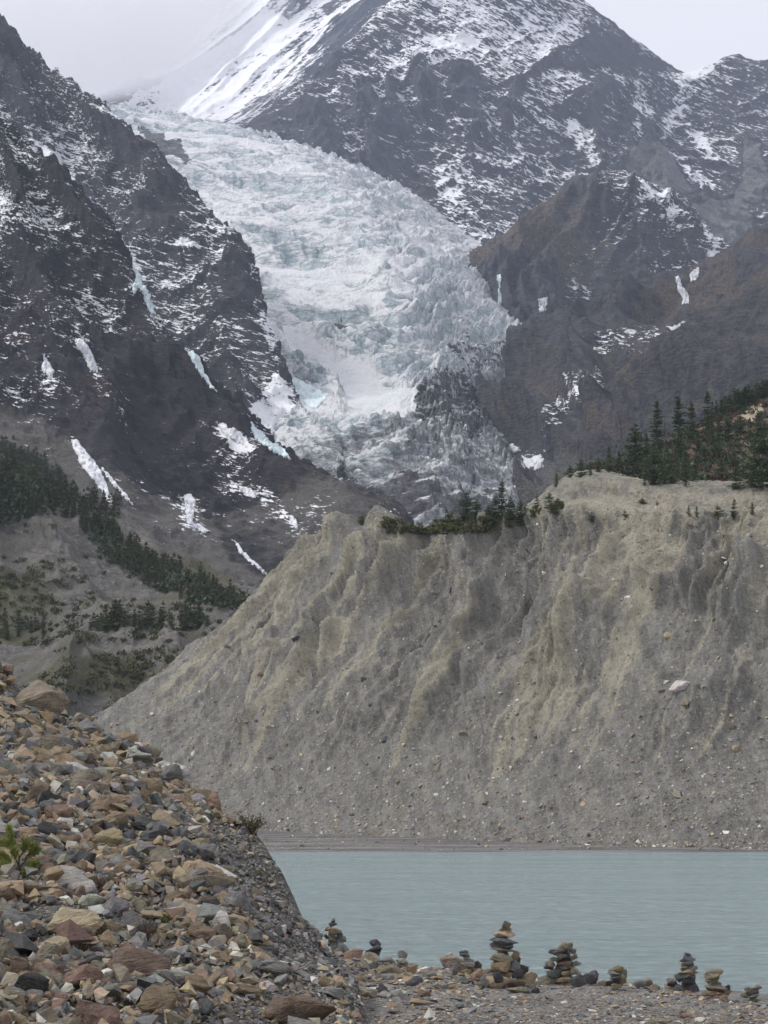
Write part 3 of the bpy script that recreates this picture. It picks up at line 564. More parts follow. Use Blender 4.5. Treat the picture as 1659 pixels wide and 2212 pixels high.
# sheet of ground under everything, reaching the horizon
gx, gy = np.meshgrid(np.linspace(-6000, 6000, 25), np.linspace(-400, 9000, 25))
m = NT('far_ground', .95, .1); m.color(m.mix(m.ramp(m.noise(1 / 30, 6, .6), .35, .65), (.10, .095, .09), (.18, .17, .155)))
tag(link(bpy.data.objects.new('ground', mesh_np('ground', V3(gx, gy, -6.0).reshape(-1, 3), grid_faces(25, 25), m.m))), 'ground of the valley floor under the terrain', 'ground', None, 'structure')

# ------------------------------------------------------------------ near shore and the scree bank
cr2 = [(300,2000,44),(600,2035,40.5),(760,2068,39),(850,2086,38),(1000,2092,37),(1150,2112,36),(1300,2119,35.5),(1400,2131,35),(1500,2146,34),(1659,2170,33),(1850,2190,32)]
n_ = len(cr2); xs = [c_[0] for c_ in cr2]
s = Sheet([[(x, 2430, 18.5) for x in xs], [(x, 2300, 22.9) for x in xs], [(x, 2212, 27.2) for x in xs], [(c_[0], (c_[1] + 2212) / 2, (c_[2] + 27.2) / 2 - .7) for c_ in cr2], cr2,
           [(c_[0], c_[1] + 30, c_[2] + 6) for c_ in cr2], [(c_[0], 2140, 90) for c_ in cr2]], 420, 300)
s.push(fbm(s.g / 2.2, 4, 141) * .13 + fbm(s.g / .35, 3, 142) * .03, (0, 0, 1)); s.renorm()
def gravel_mat(name, a, b, u=1.0):
    m = NT(name, .92, .15); n1 = m.noise(1 / (1.4 * u), 6, .65); n2 = m.noise(1 / (.09 * u), 4, .65); v = m.voro(1 / (.07 * u)); vc = m.voro(1 / (.07 * u), None, 'F1', 'Color')
    sp = m.N.new('ShaderNodeSeparateColor'); m.L.new(vc, sp.inputs[0])
    c = m.mix(m.ramp(n1, .36, .64), a, b); c = m.mix(m.math('MULTIPLY', m.ramp(sp.outputs[0], .6, .95), .7), c, m.mix(sp.outputs[1], (.07, .068, .066), (.36, .33, .28)))
    c = m.mix(m.math('MULTIPLY', m.ramp(n2, .46, .34), .6), c, (.05, .048, .046)); m.bump(m.math('SUBTRACT', n2, v), .05 * u, .9); return m.color(c)
SHO = s; SHORE = s.build('shore', gravel_mat('shore_gravel', (.13, .126, .122), (.21, .20, .19)), 'grey gravel shore below the scree bank', 'shore')

rows = [[(-260,2480,15.5),(100,2480,16.3),(400,2480,17.2),(640,2480,18),(745,2480,18.2)],
        [(-230,2330,19),(100,2330,20),(400,2330,21.3),(640,2330,22.3),(750,2335,22.6)],
        [(-200,2150,24),(100,2140,25.5),(400,2140,26.5),(620,2150,27.3),(775,2175,28.2)],
        [(-200,2000,29),(100,1990,30),(350,1990,31),(560,2005,32),(715,2082,34)],
        [(-200,1850,35),(80,1840,37),(300,1850,38),(480,1885,38),(640,1975,38.7)],
        [(-200,1700,42),(50,1700,44),(230,1720,45),(400,1765,45),(562,1822,44)],
        [(-200,1580,49),(30,1590,51),(160,1635,51),(300,1690,50),(505,1785,48.5)],
        [(-200,1380,58),(0,1470,57),(110,1538,56),(230,1604,54),(400,1712,51)]]
rows = [r + [(r[-1][0] - 8, r[-1][1] + 45, r[-1][2] + 5)] for r in rows] + [[(-200,1460,66),(0,1550,65),(110,1618,64),(230,1684,62),(400,1790,58),(400,1850,62)]]
s = Sheet(rows, 300, 380)
s.push(fbm(s.g / 3.0, 4, 151) * .32 + fbm(s.g / .5, 3, 152) * .06, (0, 0, 1)); s.renorm()
SCR = s; SCREE = s.build('scree_bank', gravel_mat('bank_gravel', (.07, .066, .062), (.13, .123, .112), .9), 'bank of loose stones sloping down to the shore on the left', 'bank')  # gravel darkened: shade in the gaps between stones put into its colour
bpy.context.view_layer.update()

# ------------------------------------------------------------------ frozen waterfalls and snow patches lying on the mountain faces
def ice_mat(name, a, b, u=4.0, rough=.55):
    m = NT(name, rough, .35); n1 = m.noise(1.0, 5, .6, m.vec((1 / u, 1 / u, 1 / (u * 3)))); n2 = m.noise(3 / u, 4, .6)
    c = m.mix(m.ramp(m.math('ADD', m.math('MULTIPLY', n1, .6), m.math('MULTIPLY', n2, .4)), .36, .64), a, b); m.bump(n1, u * .5, .8); return m.color(c)
BLUEICE = ice_mat('frozen_water', (.50, .66, .70), (.78, .83, .85)); WHITEICE = ice_mat('frozen_snow', (.46, .49, .53), (.86, .86, .88))
def patch(name, cat, label, target, poly, mat, thick=2.5, step=2.0, jit=5.0, seed=0, group=None):
    p = np.array(poly, float); x0, y0 = p.min(0) - 6; x1, y1 = p.max(0) + 6
    gx, gy = np.meshgrid(np.arange(x0, x1 + step, step), np.arange(y0, y1 + step, step))
    k = polymask(gx, gy, poly, 3.2, jit * .6, seed + 200) + .5 * fbm(V3(gx / 6, gy / 10, seed), 4, seed) - .12
    ok = k >= .3; best = None; seen = np.zeros(ok.shape, bool)          # keep the one connected patch
    for a0, b0 in zip(*np.nonzero(ok)):
        if seen[a0, b0]: continue
        st, comp = [(a0, b0)], []; seen[a0, b0] = True
        while st:
            a, b = st.pop(); comp.append((a, b))
            for da, db in ((1, 0), (-1, 0), (0, 1), (0, -1)):
                if 0 <= a + da < ok.shape[0] and 0 <= b + db < ok.shape[1] and ok[a + da, b + db] and not seen[a + da, b + db]: seen[a + da, b + db] = True; st.append((a + da, b + db))
        if best is None or len(comp) > len(best): best = comp
    keep = np.zeros(ok.shape, bool)
    for q in best or []: keep[q] = True
    k = np.where(keep, k, 0)
    V, idx = [], -np.ones(gx.shape, int)
    for a in range(gx.shape[0]):
        for b in range(gx.shape[1]):
            if k[a, b] < .3: continue
            loc, nor = hit(target, gx[a, b], gy[a, b])
            if loc is None: continue
            t = min(1, (k[a, b] - .3) / .6); to = (Vector((0, 0, CAMZ)) - loc).normalized()
            idx[a, b] = len(V); V.append(tuple(loc + (to * .8 + Vector((0, 0, .4))) * thick * (t - .25)))
    F = [(idx[a, b], idx[a, b + 1], idx[a + 1, b + 1], idx[a + 1, b]) for a in range(gx.shape[0] - 1) for b in range(gx.shape[1] - 1) if min(idx[a, b], idx[a, b + 1], idx[a + 1, b + 1], idx[a + 1, b]) >= 0]
    if not F: return None
    F = [f for f in F if max(V[i][1] for i in f) - min(V[i][1] for i in f) < 150]
    up = list(range(len(V)))                                            # one piece only: faces joined to the largest group
    def root(i):
        while up[i] != i: up[i] = up[up[i]]; i = up[i]
        return i
    for f in F:
        for i in f[1:]: up[root(i)] = root(f[0])
    cnt = {}
    for f in F: cnt[root(f[0])] = cnt.get(root(f[0]), 0) + 1
    bestr = max(cnt, key=cnt.get); F = [f for f in F if root(f[0]) == bestr]; used = sorted({i for f in F for i in f}); mp = {v: k for k, v in enumerate(used)}
    V = [V[i] for i in used]; F = [tuple(mp[i] for i in f) for f in F]
    o = link(bpy.data.objects.new(name, mesh_np(name, np.array(V), np.array(F)[:, ::-1], mat))); return tag(o, label, cat, group)
LN, LF, SL, HU, GL = LNEAR.o, LFAR.o, SLOPE.o, HUMP.o, GLA.o
FW = 'frozen waterfalls on the mountain faces'
for i, (tg, mat, lab, poly) in enumerate([
    (LN, BLUEICE, 'upper blue frozen waterfall hanging beside the dark ridge edge', [(286,566),(298,572),(312,605),(326,640),(340,678),(328,680),(312,650),(300,622),(284,640),(290,600)]),
    (LN, BLUEICE, 'long slender pale blue frozen waterfall slanting down the dark mountain', [(384,705),(400,715),(418,748),(434,775),(440,800),(458,830),(470,850),(452,840),(432,808),(412,778),(398,748)]),
    (LN, WHITEICE, 'ragged white frozen fall high on the dark left mountain', [(162,728),(180,735),(195,752),(206,775),(214,808),(196,800),(182,775),(168,755)]),
    (LN, WHITEICE, 'small white frozen fall nearest the left edge of the mountain', [(95,764),(104,780),(118,800),(112,822),(94,806),(88,788)]),
    (LN, WHITEICE, 'broad white frozen cascade above the dense conifer forest', [(152,950),(172,952),(195,985),(218,1020),(236,1060),(250,1096),(238,1096),(218,1060),(192,1030),(170,1000)]),
    (LN, WHITEICE, 'thin white frozen streak beside the broad cascade above the forest', [(218,1000),(232,1020),(258,1050),(280,1078),(294,1096),(284,1092),(254,1062),(228,1032)]),
    (LN, BLUEICE, 'bluish frozen fall where the dark mountain foot meets the glacier', [(540,908),(556,925),(580,950),(610,966),(636,996),(612,990),(578,968),(548,948)]),
    (LN, WHITEICE, 'frozen fall of icicles on the low grey cliff of the left mountain', [(396,1068),(410,1066),(424,1080),(420,1110),(414,1136),(402,1132),(400,1100)]),
    (LN, WHITEICE, 'narrow white snow streak running down to the moraine crest', [(498,1162),(512,1172),(534,1200),(560,1222),(584,1246),(568,1240),(540,1218),(514,1190)]),
    (LF, BLUEICE, 'blue frozen fall dropping to the snow cone left of the glacier', [(578,642),(594,652),(610,690),(630,735),(644,750),(622,745),(602,712),(588,680)]),
    (SL, WHITEICE, 'two tiered frozen waterfall high on the right brown slope', [(1458,596),(1468,594),(1474,618),(1486,630),(1490,650),(1484,672),(1490,696),(1478,698),(1470,668),(1474,648),(1464,628)]),
    (SL, WHITEICE, 'thin frozen fall above the two tiered one on the right slope', [(1490,590),(1512,572),(1508,600),(1492,610)]),
    (HU, BLUEICE, 'thin frozen trickle on the grey cliff beside the glacier', [(1072,592),(1080,590),(1084,640),(1082,676),(1074,660),(1076,625)]),
    (HU, WHITEICE, 'short frozen fall on the grey cliff right of the trickle', [(1164,648),(1182,642),(1184,668),(1166,674)])]):
    patch('frozen_waterfall', 'frozen waterfall', lab, tg, poly, mat, 2.4, 1.9, 6.0, i, FW)
for i, (tg, mat, lab, poly) in enumerate([
    (GL, BLUEICE, 'large pale blue ice apron at the left foot of the icefall', [(604,808),(640,815),(690,840),(706,860),(680,886),(640,860),(606,840)]),
    (LN, WHITEICE, 'snow patch on a ledge of the dark mountain near the glacier', [(468,918),(492,924),(520,935),(532,966),(512,960),(486,942)]),
    (LN, WHITEICE, 'snow cone under the icicle fall at the cliff foot', [(402,1128),(440,1134),(456,1150),(440,1154),(420,1142)]),
    (LN, WHITEICE, 'curved snow lines on the lower right foot of the left mountain', [(515,1050),(545,1056),(556,1078),(540,1072),(520,1066)]),
    (LN, WHITEICE, 'small snow spot low on the left mountain above the moraine', [(622,1112),(640,1122),(646,1144),(632,1140)]),
    (LN, WHITEICE, 'snow drift on the outer left shoulder of the mountain', [(10,838),(40,846),(56,842),(40,852),(18,850)]),
    (SL, WHITEICE, 'snow cone below the two tiered frozen fall on the right', [(1436,700),(1452,706),(1474,694),(1490,698),(1510,684),(1502,712),(1488,740),(1452,744),(1454,722)]),
    (SL, WHITEICE, 'white snow patch on the scree at the glacier snout', [(1150,1000),(1176,986),(1172,1010),(1156,1016)]),
    (SL, WHITEICE, 'grey streaked snow patch on the bench above the snout', [(1086,962),(1108,958),(1130,976),(1104,980)])]):
    patch('snow_patch', 'snow patch', lab, tg, poly, mat, 2.0, 1.9, 6.0, 30 + i)

# ------------------------------------------------------------------ stones
PAL = {'t': (.24, .185, .122), 'y': (.38, .305, .20), 'o': (.215, .192, .146), 'g': (.19, .188, .182), 'd': (.098, .10, .102), 'k': (.055, .056, .058), 'w': (.47, .46, .41), 'r': (.185, .132, .103), 'p': (.27, .19, .15)}
def stone_mat(name, src):
    m = NT(name, .88, .22)
    if src == 'object':
        n = m.N.new('ShaderNodeObjectInfo'); col = n.outputs['Color']
    else: col = m.attr('col', 'Color')
    tc = m.N.new('ShaderNodeTexCoord').outputs['Object'] if src == 'object' else m.pos
    u = .35 if src == 'object' else .12
    a = m.noise(2.2 if src == 'object' else 9, 6, .65, tc); b = m.noise(1.0, 5, .6, m.vec((1.5 / u * .5, 1.5 / u * .5, 6 / u * .5), (14, 22, 0), tc), .5); f = m.noise(22 if src == 'object' else 90, 3, .6, tc)
    k = m.math('ADD', m.math('MULTIPLY', a, .55), m.math('MULTIPLY', b, .45))
    n = m.N.new('ShaderNodeMapRange'); m.L.new(k, n.inputs[0]); n.inputs[1].default_value = .3; n.inputs[2].default_value = .7; n.inputs[3].default_value = .55; n.inputs[4].default_value = 1.42
    v = m.N.new('ShaderNodeVectorMath'); v.operation = 'SCALE'; m.L.new(col, v.inputs[0]); m.L.new(n.outputs[0], v.inputs['Scale'])
    c = m.mix(m.math('MULTIPLY', m.ramp(f, .56, .7), .35), v.outputs[0], (.42, .40, .36)); c = m.mix(m.math('MULTIPLY', m.ramp(a, .58, .75), .45), c, (.26, .17, .10)); c = m.mix(m.math('MULTIPLY', m.ramp(f, .42, .3), .5), c, (.04, .038, .036))
    m.bump(m.math('ADD', b, m.math('MULTIPLY', f, .35)), .16 if src == 'object' else .03, .8)
    return m.color(c)
STONE_O = stone_mat('stone', 'object'); STONE_A = stone_mat('loose_stones', 'attr')
def stone_arrays(seed, npts=16, sub=0, boxy=.6, flat=.6, bev=.0):
    """angular stone: hull of points on a rough block, edges broken, returned as verts and triangles; unit half length"""
    r = random.Random(seed); bm = bmesh.new()
    for i in range(npts):
        v = Vector((r.gauss(0, 1), r.gauss(0, 1), r.gauss(0, 1))).normalized(); mxc = max(abs(c) for c in v)
        v = v * (1 - boxy) + v / mxc * boxy * .85; v *= r.uniform(.82, 1.05)
        bm.verts.new((v.x, v.y * r.uniform(.9, 1.1), v.z))
    g = bmesh.ops.convex_hull(bm, input=bm.verts); bmesh.ops.delete(bm, geom=[e for e in g['geom_interior'] if isinstance(e, bmesh.types.BMVert)], context='VERTS')
    bmesh.ops.dissolve_limit(bm, angle_limit=.22, verts=bm.verts, edges=bm.edges)
    if bev: bmesh.ops.bevel(bm, geom=bm.edges[:], offset=bev, segments=1, affect='EDGES', clamp_overlap=True)
    bmesh.ops.triangulate(bm, faces=bm.faces)
    for _ in range(sub): bmesh.ops.subdivide_edges(bm, edges=bm.edges, cuts=1, use_grid_fill=True)
    if sub: bmesh.ops.triangulate(bm, faces=bm.faces)
    bm.verts.index_update(); V = np.array([v.co for v in bm.verts]); F = np.array([[v.index for v in f.verts] for f in bm.faces]); bm.free()
    mx_ = np.abs(V).max(0); V = V / mx_; V[:, 1] *= r.uniform(.62, .9); V[:, 2] *= flat * r.uniform(.8, 1.15)
    if sub:
        n = V / np.linalg.norm(V, axis=1, keepdims=True); V = V + n * (fbm(V * 1.7 + seed, 4, seed) * .11 + (ridged(V3(V[:, 0], V[:, 1], V[:, 2] * 5 + seed), 3, seed + 5) - .8) * .05)[:, None]
    return V, F
FINE = [stone_arrays(100 + i, 13 + i % 7, 2, .35 + .1 * (i % 5), .52 + .06 * (i % 4), .10) for i in range(20)]
SLAB = [stone_arrays(300 + i, 15, 2, .5, .24 + .03 * (i % 3), .08) for i in range(8)]
CUBE = [stone_arrays(400 + i, 12, 2, .8, .8, .07) for i in range(6)]
LOW = [stone_arrays(500 + i, 9 + i % 5, 0, .5, .45 + .07 * (i % 5), 0) for i in range(24)]
def protos(arr, nm): return [mesh_np(nm, v, f, STONE_O, True) for v, f in arr]
FINE_M, SLAB_M, CUBE_M = protos(FINE, 'stone'), protos(SLAB, 'flat_stone'), protos(CUBE, 'blocky_stone')
for me in FINE_M + SLAB_M + CUBE_M: me.set_sharp_from_angle(angle=math.radians(32))
def jit(c, r, a=.2):
    k = r.uniform(1 - a, 1 + a); return tuple(max(.02, x * k * r.uniform(.95, 1.05)) for x in c)
def rock(name, me, loc, half, rot, col, parent=None):
    o = bpy.data.objects.new(name, me); o.location = loc; o.scale = half if hasattr(half, '__len__') else (half,) * 3; o.rotation_euler = rot; o.color = (*col, 1)
    return link(o, parent)
def merged(name, arrs, pl, label, mat=None):
    """pl: list of (loc, normal, half, proto, yaw, colour, tilt) joined into one mesh"""
    VV, FF, CC, off = [], [], [], 0; rr = np.random.RandomState(3)
    by = {}
    for p in pl: by.setdefault(p[3] % len(arrs), []).append(p)
    for k, ps in by.items():
        v, f = arrs[k]; n = len(ps); loc = np.array([p[0] for p in ps]); h = np.array([p[2] for p in ps]); yaw = np.array([p[4] for p in ps]); nor = np.array([p[1] for p in ps]) + rr.normal(0, 1, (n, 3)) * np.array([p[6] for p in ps])[:, None]
        z = nor / np.linalg.norm(nor, axis=1, keepdims=True); x = np.stack([np.cos(yaw), np.sin(yaw), 0 * yaw], 1); x -= z * (x * z).sum(1, keepdims=True); x /= np.linalg.norm(x, axis=1, keepdims=True); y = np.cross(z, x)
        B = np.stack([x, y, z], 1); W = np.einsum('vj,njk->nvk', v, B) * h[:, None, None] + loc[:, None]
        VV.append(W.reshape(-1, 3)); FF.append((f[None] + (np.arange(n) * len(v))[:, None, None] + off).reshape(-1, 3)); CC.append(np.repeat(np.array([p[5] for p in ps]), len(v), 0)); off += n * len(v)
    me = mesh_np(name, np.concatenate(VV), np.concatenate(FF), mat or STONE_A, False, {'col': np.concatenate(CC)})
    return tag(link(bpy.data.objects.new(name, me)), label, None, None, 'stuff')
CWORD = {'t': 'tan', 'y': 'pale ochre', 'o': 'olive brown', 'g': 'grey', 'd': 'dark grey', 'k': 'blackish', 'w': 'whitish', 'r': 'reddish brown', 'p': 'pinkish'}

def zc(zx, zy, x0, y0, k):      # a point measured in an enlargement of the 3000 x 4000 survey picture -> frame units
    return (x0 + zx / k) * .553, (y0 + zy / k) * .553
# landmark stones of the bank: zx, zy, w, h, colour, shape, name, label
LM = [(345,650,300,200,'y','F','boulder','long layered tan boulder low on the scree bank'), (460,535,140,100,'w','F','boulder','pale greenish white boulder on the scree bank'),
      (700,850,310,170,'r','C','boulder','broad reddish brown boulder in the middle of the lower bank'), (460,1120,270,150,'r','S','rock_slab','flat reddish slab at the bottom left of the picture'),
      (1500,1085,330,220,'r','F','boulder','largest reddish boulder at the bottom edge beside the gravel shore'), (715,155,150,115,'d','F','boulder','dark grey boulder standing out high on the bank'),
      (715,385,115,75,'k','F','boulder','blackish smooth boulder in the middle of the bank'), (1010,395,190,120,'y','S','rock_slab','orange tan slab tilted near the gravelly edge of the bank'),
      (1195,645,160,75,'y','S','rock_slab','cream slab lying on the grey gravel edge'), (1175,505,115,60,'d','F','boulder','dark oval stone at the gravelly edge of the bank'),
      (40,912,125,125,'r','F','boulder','rounded reddish boulder at the left edge of the picture'), (1090,920,90,115,'w','C','boulder','yellowish white block low on the bank'),
      (150,620,120,115,'g','C','boulder','grey angular block left of the layered tan boulder'), (410,712,115,100,'r','F','boulder','rounded pink boulder below the layered tan boulder'),
      (265,662,140,70,'p','F','boulder','pinkish stone with a shaded hollow under it'), (655,650,120,130,'g','C','boulder','grey pyramid shaped rock on the lower bank'),
      (740,675,85,100,'d','C','boulder','dark upright rock beside the grey pyramid rock'), (760,600,150,85,'y','F','boulder','tan boulder with a dark hollow under its right end'),
      (1000,550,75,120,'y','C','boulder','upright cream stone near the gravel edge'), (1130,385,95,90,'o','C','boulder','olive block perched at the edge of the bank'),
      (150,475,190,110,'t','F','boulder','tan and brown boulder below the young pine'), (695,965,150,85,'o','F','boulder','olive tan lump below the broad reddish boulder'),
      (1230,985,140,85,'t','F','boulder','tan rock stacked left of the largest reddish boulder'), (722,1070,48,42,'w','F','boulder','small round white stone at the bottom of the bank'),
      (435,825,85,100,'g','C','boulder','grey standing stone in the lower left bank'), (580,885,100,120,'t','C','boulder','tan upright rock left of the broad reddish boulder'), (30,780,150,150,'o','F','boulder','brown rock half cut by the left edge of the picture'),
      (870,400,130,70,'t','F','boulder','broad tan rock in the middle of the bank beside the orange slab'), (30,410,130,90,'g','F','boulder','light grey rock under the young pine at the left edge'), (1000,700,150,110,'t','F','boulder','tan rock heap stone above the gravel slope')]
taken = []
def set_rock(target, px, py, wpx, hpx, ck, shape, name, label, r, cat='boulder', sink=.25):
    loc, nor = hit(target, px, py + hpx * .35)
    if loc is None: return None
    D = loc.y; u = D / FPX; pool = {'F': FINE_M, 'S': SLAB_M, 'C': CUBE_M}[shape]; me = r.choice(pool)
    zs = {'F': .62, 'S': .26, 'C': .8}[shape]
    hw, hh = wpx * u / 2, hpx * u / 2
    o = rock(name, me, loc + Vector((0, hw * .5, hh * (1 - sink * 2))), (hw * 1.03, hw * 1.0, hh / zs), (r.uniform(-.12, .12), r.uniform(-.22, .22) + (.35 if shape == 'S' else 0), r.uniform(-.35, .35)), jit(PAL[ck], r, .1))
    taken.append((px, py, wpx, hpx)); return tag(o, label, cat)
for zx, zy, w_, h_, ck, sh, nm, lab in LM:
    px, py = zc(zx, zy, 0, 3100, 1.276); set_rock(SCREE, px, py, w_ / 1.276 * .553, h_ / 1.276 * .553, ck, sh, nm, lab, R)
px, py = zc(150, 350, 0, 2400, 1.106); set_rock(SCREE, px, py + 8, 250 / 1.106 * .553, 175 / 1.106 * .553, 'o', 'F', 'boulder', 'big pale grey boulder on the skyline at the top of the bank', R)
px, py = zc(250, 475, 0, 2400, 1.106); set_rock(SCREE, px, py, 125 / 1.106 * .553, 55 / 1.106 * .553, 'd', 'S', 'rock_slab', 'dark slab on the skyline below the big pale boulder', R)
px, py = zc(620, 665, 0, 2400, 1.106); set_rock(SCREE, px, py, 120 / 1.106 * .553, 60 / 1.106 * .553, 'g', 'S', 'rock_slab', 'grey slanting slab on the skyline halfway down the bank', R)
px, py = zc(490, 800, 0, 2400, 1.106); set_rock(SCREE, px, py, 140 / 1.106 * .553, 65 / 1.106 * .553, 'o', 'S', 'rock_slab', 'pale olive slab on the middle of the upper bank', R)

# the loose stones of the bank
rr = np.random.RandomState(11); g = SCR.g; nv_, nu_ = SCR.nv, SCR.nu
cell = np.linalg.norm(np.cross(g[1:, :-1] - g[:-1, :-1], g[:-1, 1:] - g[:-1, :-1]), axis=-1)
px_c, py_c = SCR.px[:-1, :-1], SCR.py[:-1, :-1]
bankm = polymask(px_c, py_c, [(425,1760),(560,1800),(650,1950),(800,2140),(800,2190),(720,2200),(640,2150),(560,2030),(480,1900)], 14, 14, 5)
bankm = np.maximum(bankm, .7 * polymask(px_c, py_c, [(560,2140),(640,2150),(600,2260),(400,2260),(430,2190)], 14, 14, 6))
vv = np.linspace(0, 1, nv_)[:-1, None] + 0 * cell
wgt = cell * (1 - .82 * bankm) * (vv < .93) * (np.linspace(0, 1, nu_)[None, :-1] < .745 + .04 * rr.rand(nv_ - 1, nu_ - 1)) * (px_c > -60) * (py_c < 2290)
cdf = np.cumsum(wgt.ravel()); print('bank area', cdf[-1])
N = 36000; ii = np.searchsorted(cdf, rr.rand(N) * cdf[-1]); a, b = np.divmod(ii, nu_ - 1)
fa, fb = rr.rand(N)[:, None], rr.rand(N)[:, None]
pts = (g[a, b] * (1 - fa) + g[a + 1, b] * fa) * (1 - fb) + (g[a, b + 1] * (1 - fa) + g[a + 1, b + 1] * fa) * fb
nrm = SCR.n[a, b]; bk_ = bankm[a, b]
half = np.clip(rr.lognormal(math.log(.06), .62, N), .028, .36) * (1 - .55 * bk_) * (.85 + .25 * sst(30, 50, pts[:, 1]))
ppx, ppy = to_px(pts)
keys = np.array(list('togdwrypk')); kw = np.array([.27, .21, .19, .12, .06, .04, .06, .02, .03]); ck = keys[rr.choice(9, N, p=kw)]
loose, big = [], []
app = half / pts[:, 1] * ((ppx > 2) & (ppx < 1000) & (ppy < 2215) & (bk_ < .5))
order = np.argsort(-app); isbig = np.zeros(N, bool)
def clash(x, y, e):
    return any(abs(x - tx) < tw * .52 + e and abs(y - ty) < th * .5 + e for tx, ty, tw, th in taken)
cnt = 0
for i in order:
    if cnt >= 235: break
    if clash(ppx[i], ppy[i], 4): continue
    isbig[i] = True; cnt += 1
rg_ = random.Random(5)
for i in range(N):
    c = jit(PAL[ck[i]], rg_, .28)
    if isbig[i]:
        h = half[i]; me = rg_.choice(FINE_M if rg_.random() < .6 else (SLAB_M if rg_.random() < .5 else CUBE_M))
        o = rock('stone', me, pts[i] + nrm[i] * h * .32, (h, h, h), (rg_.uniform(-.45, .45), rg_.uniform(-.45, .45), rg_.uniform(0, 6.28)), c)
        tag(o, 'one of the larger %s stones heaped loosely on the scree bank' % CWORD[ck[i]], 'stone', 'larger %s stones on the scree bank' % CWORD[ck[i]])
    else:
        if clash(ppx[i], ppy[i], -3): continue
        loose.append((pts[i] + nrm[i] * half[i] * rg_.uniform(.1, .9), nrm[i], half[i], rg_.randrange(24), rg_.uniform(0, 6.28), c, .45))
N2 = 16000; w2_ = cell * (.7 + .9 * bankm) * (vv < .93) * (np.linspace(0, 1, nu_)[None, :-1] < .80) * (px_c > -60) * (py_c < 2290); cdf2 = np.cumsum(w2_.ravel())
ii = np.searchsorted(cdf2, rr.rand(N2) * cdf2[-1]); a, b = np.divmod(ii, nu_ - 1)
for a_, b_, h_ in zip(a, b, np.clip(rr.lognormal(math.log(.03), .45, N2), .014, .09)):
    q = g[a_, b_] + (g[a_ + 1, b_ + 1] - g[a_, b_]) * rg_.random(); loose.append((q + SCR.n[a_, b_] * h_ * .3, SCR.n[a_, b_], h_, rg_.randrange(24), rg_.uniform(0, 6.28), jit(PAL[rg_.choice('ggggoddgk' if bankm[a_, b_] > .4 else 'ggggoottddwyk')], rg_, .3), .35))
merged('scree_stones', LOW, loose, 'countless loose tan and grey stones covering the left bank')

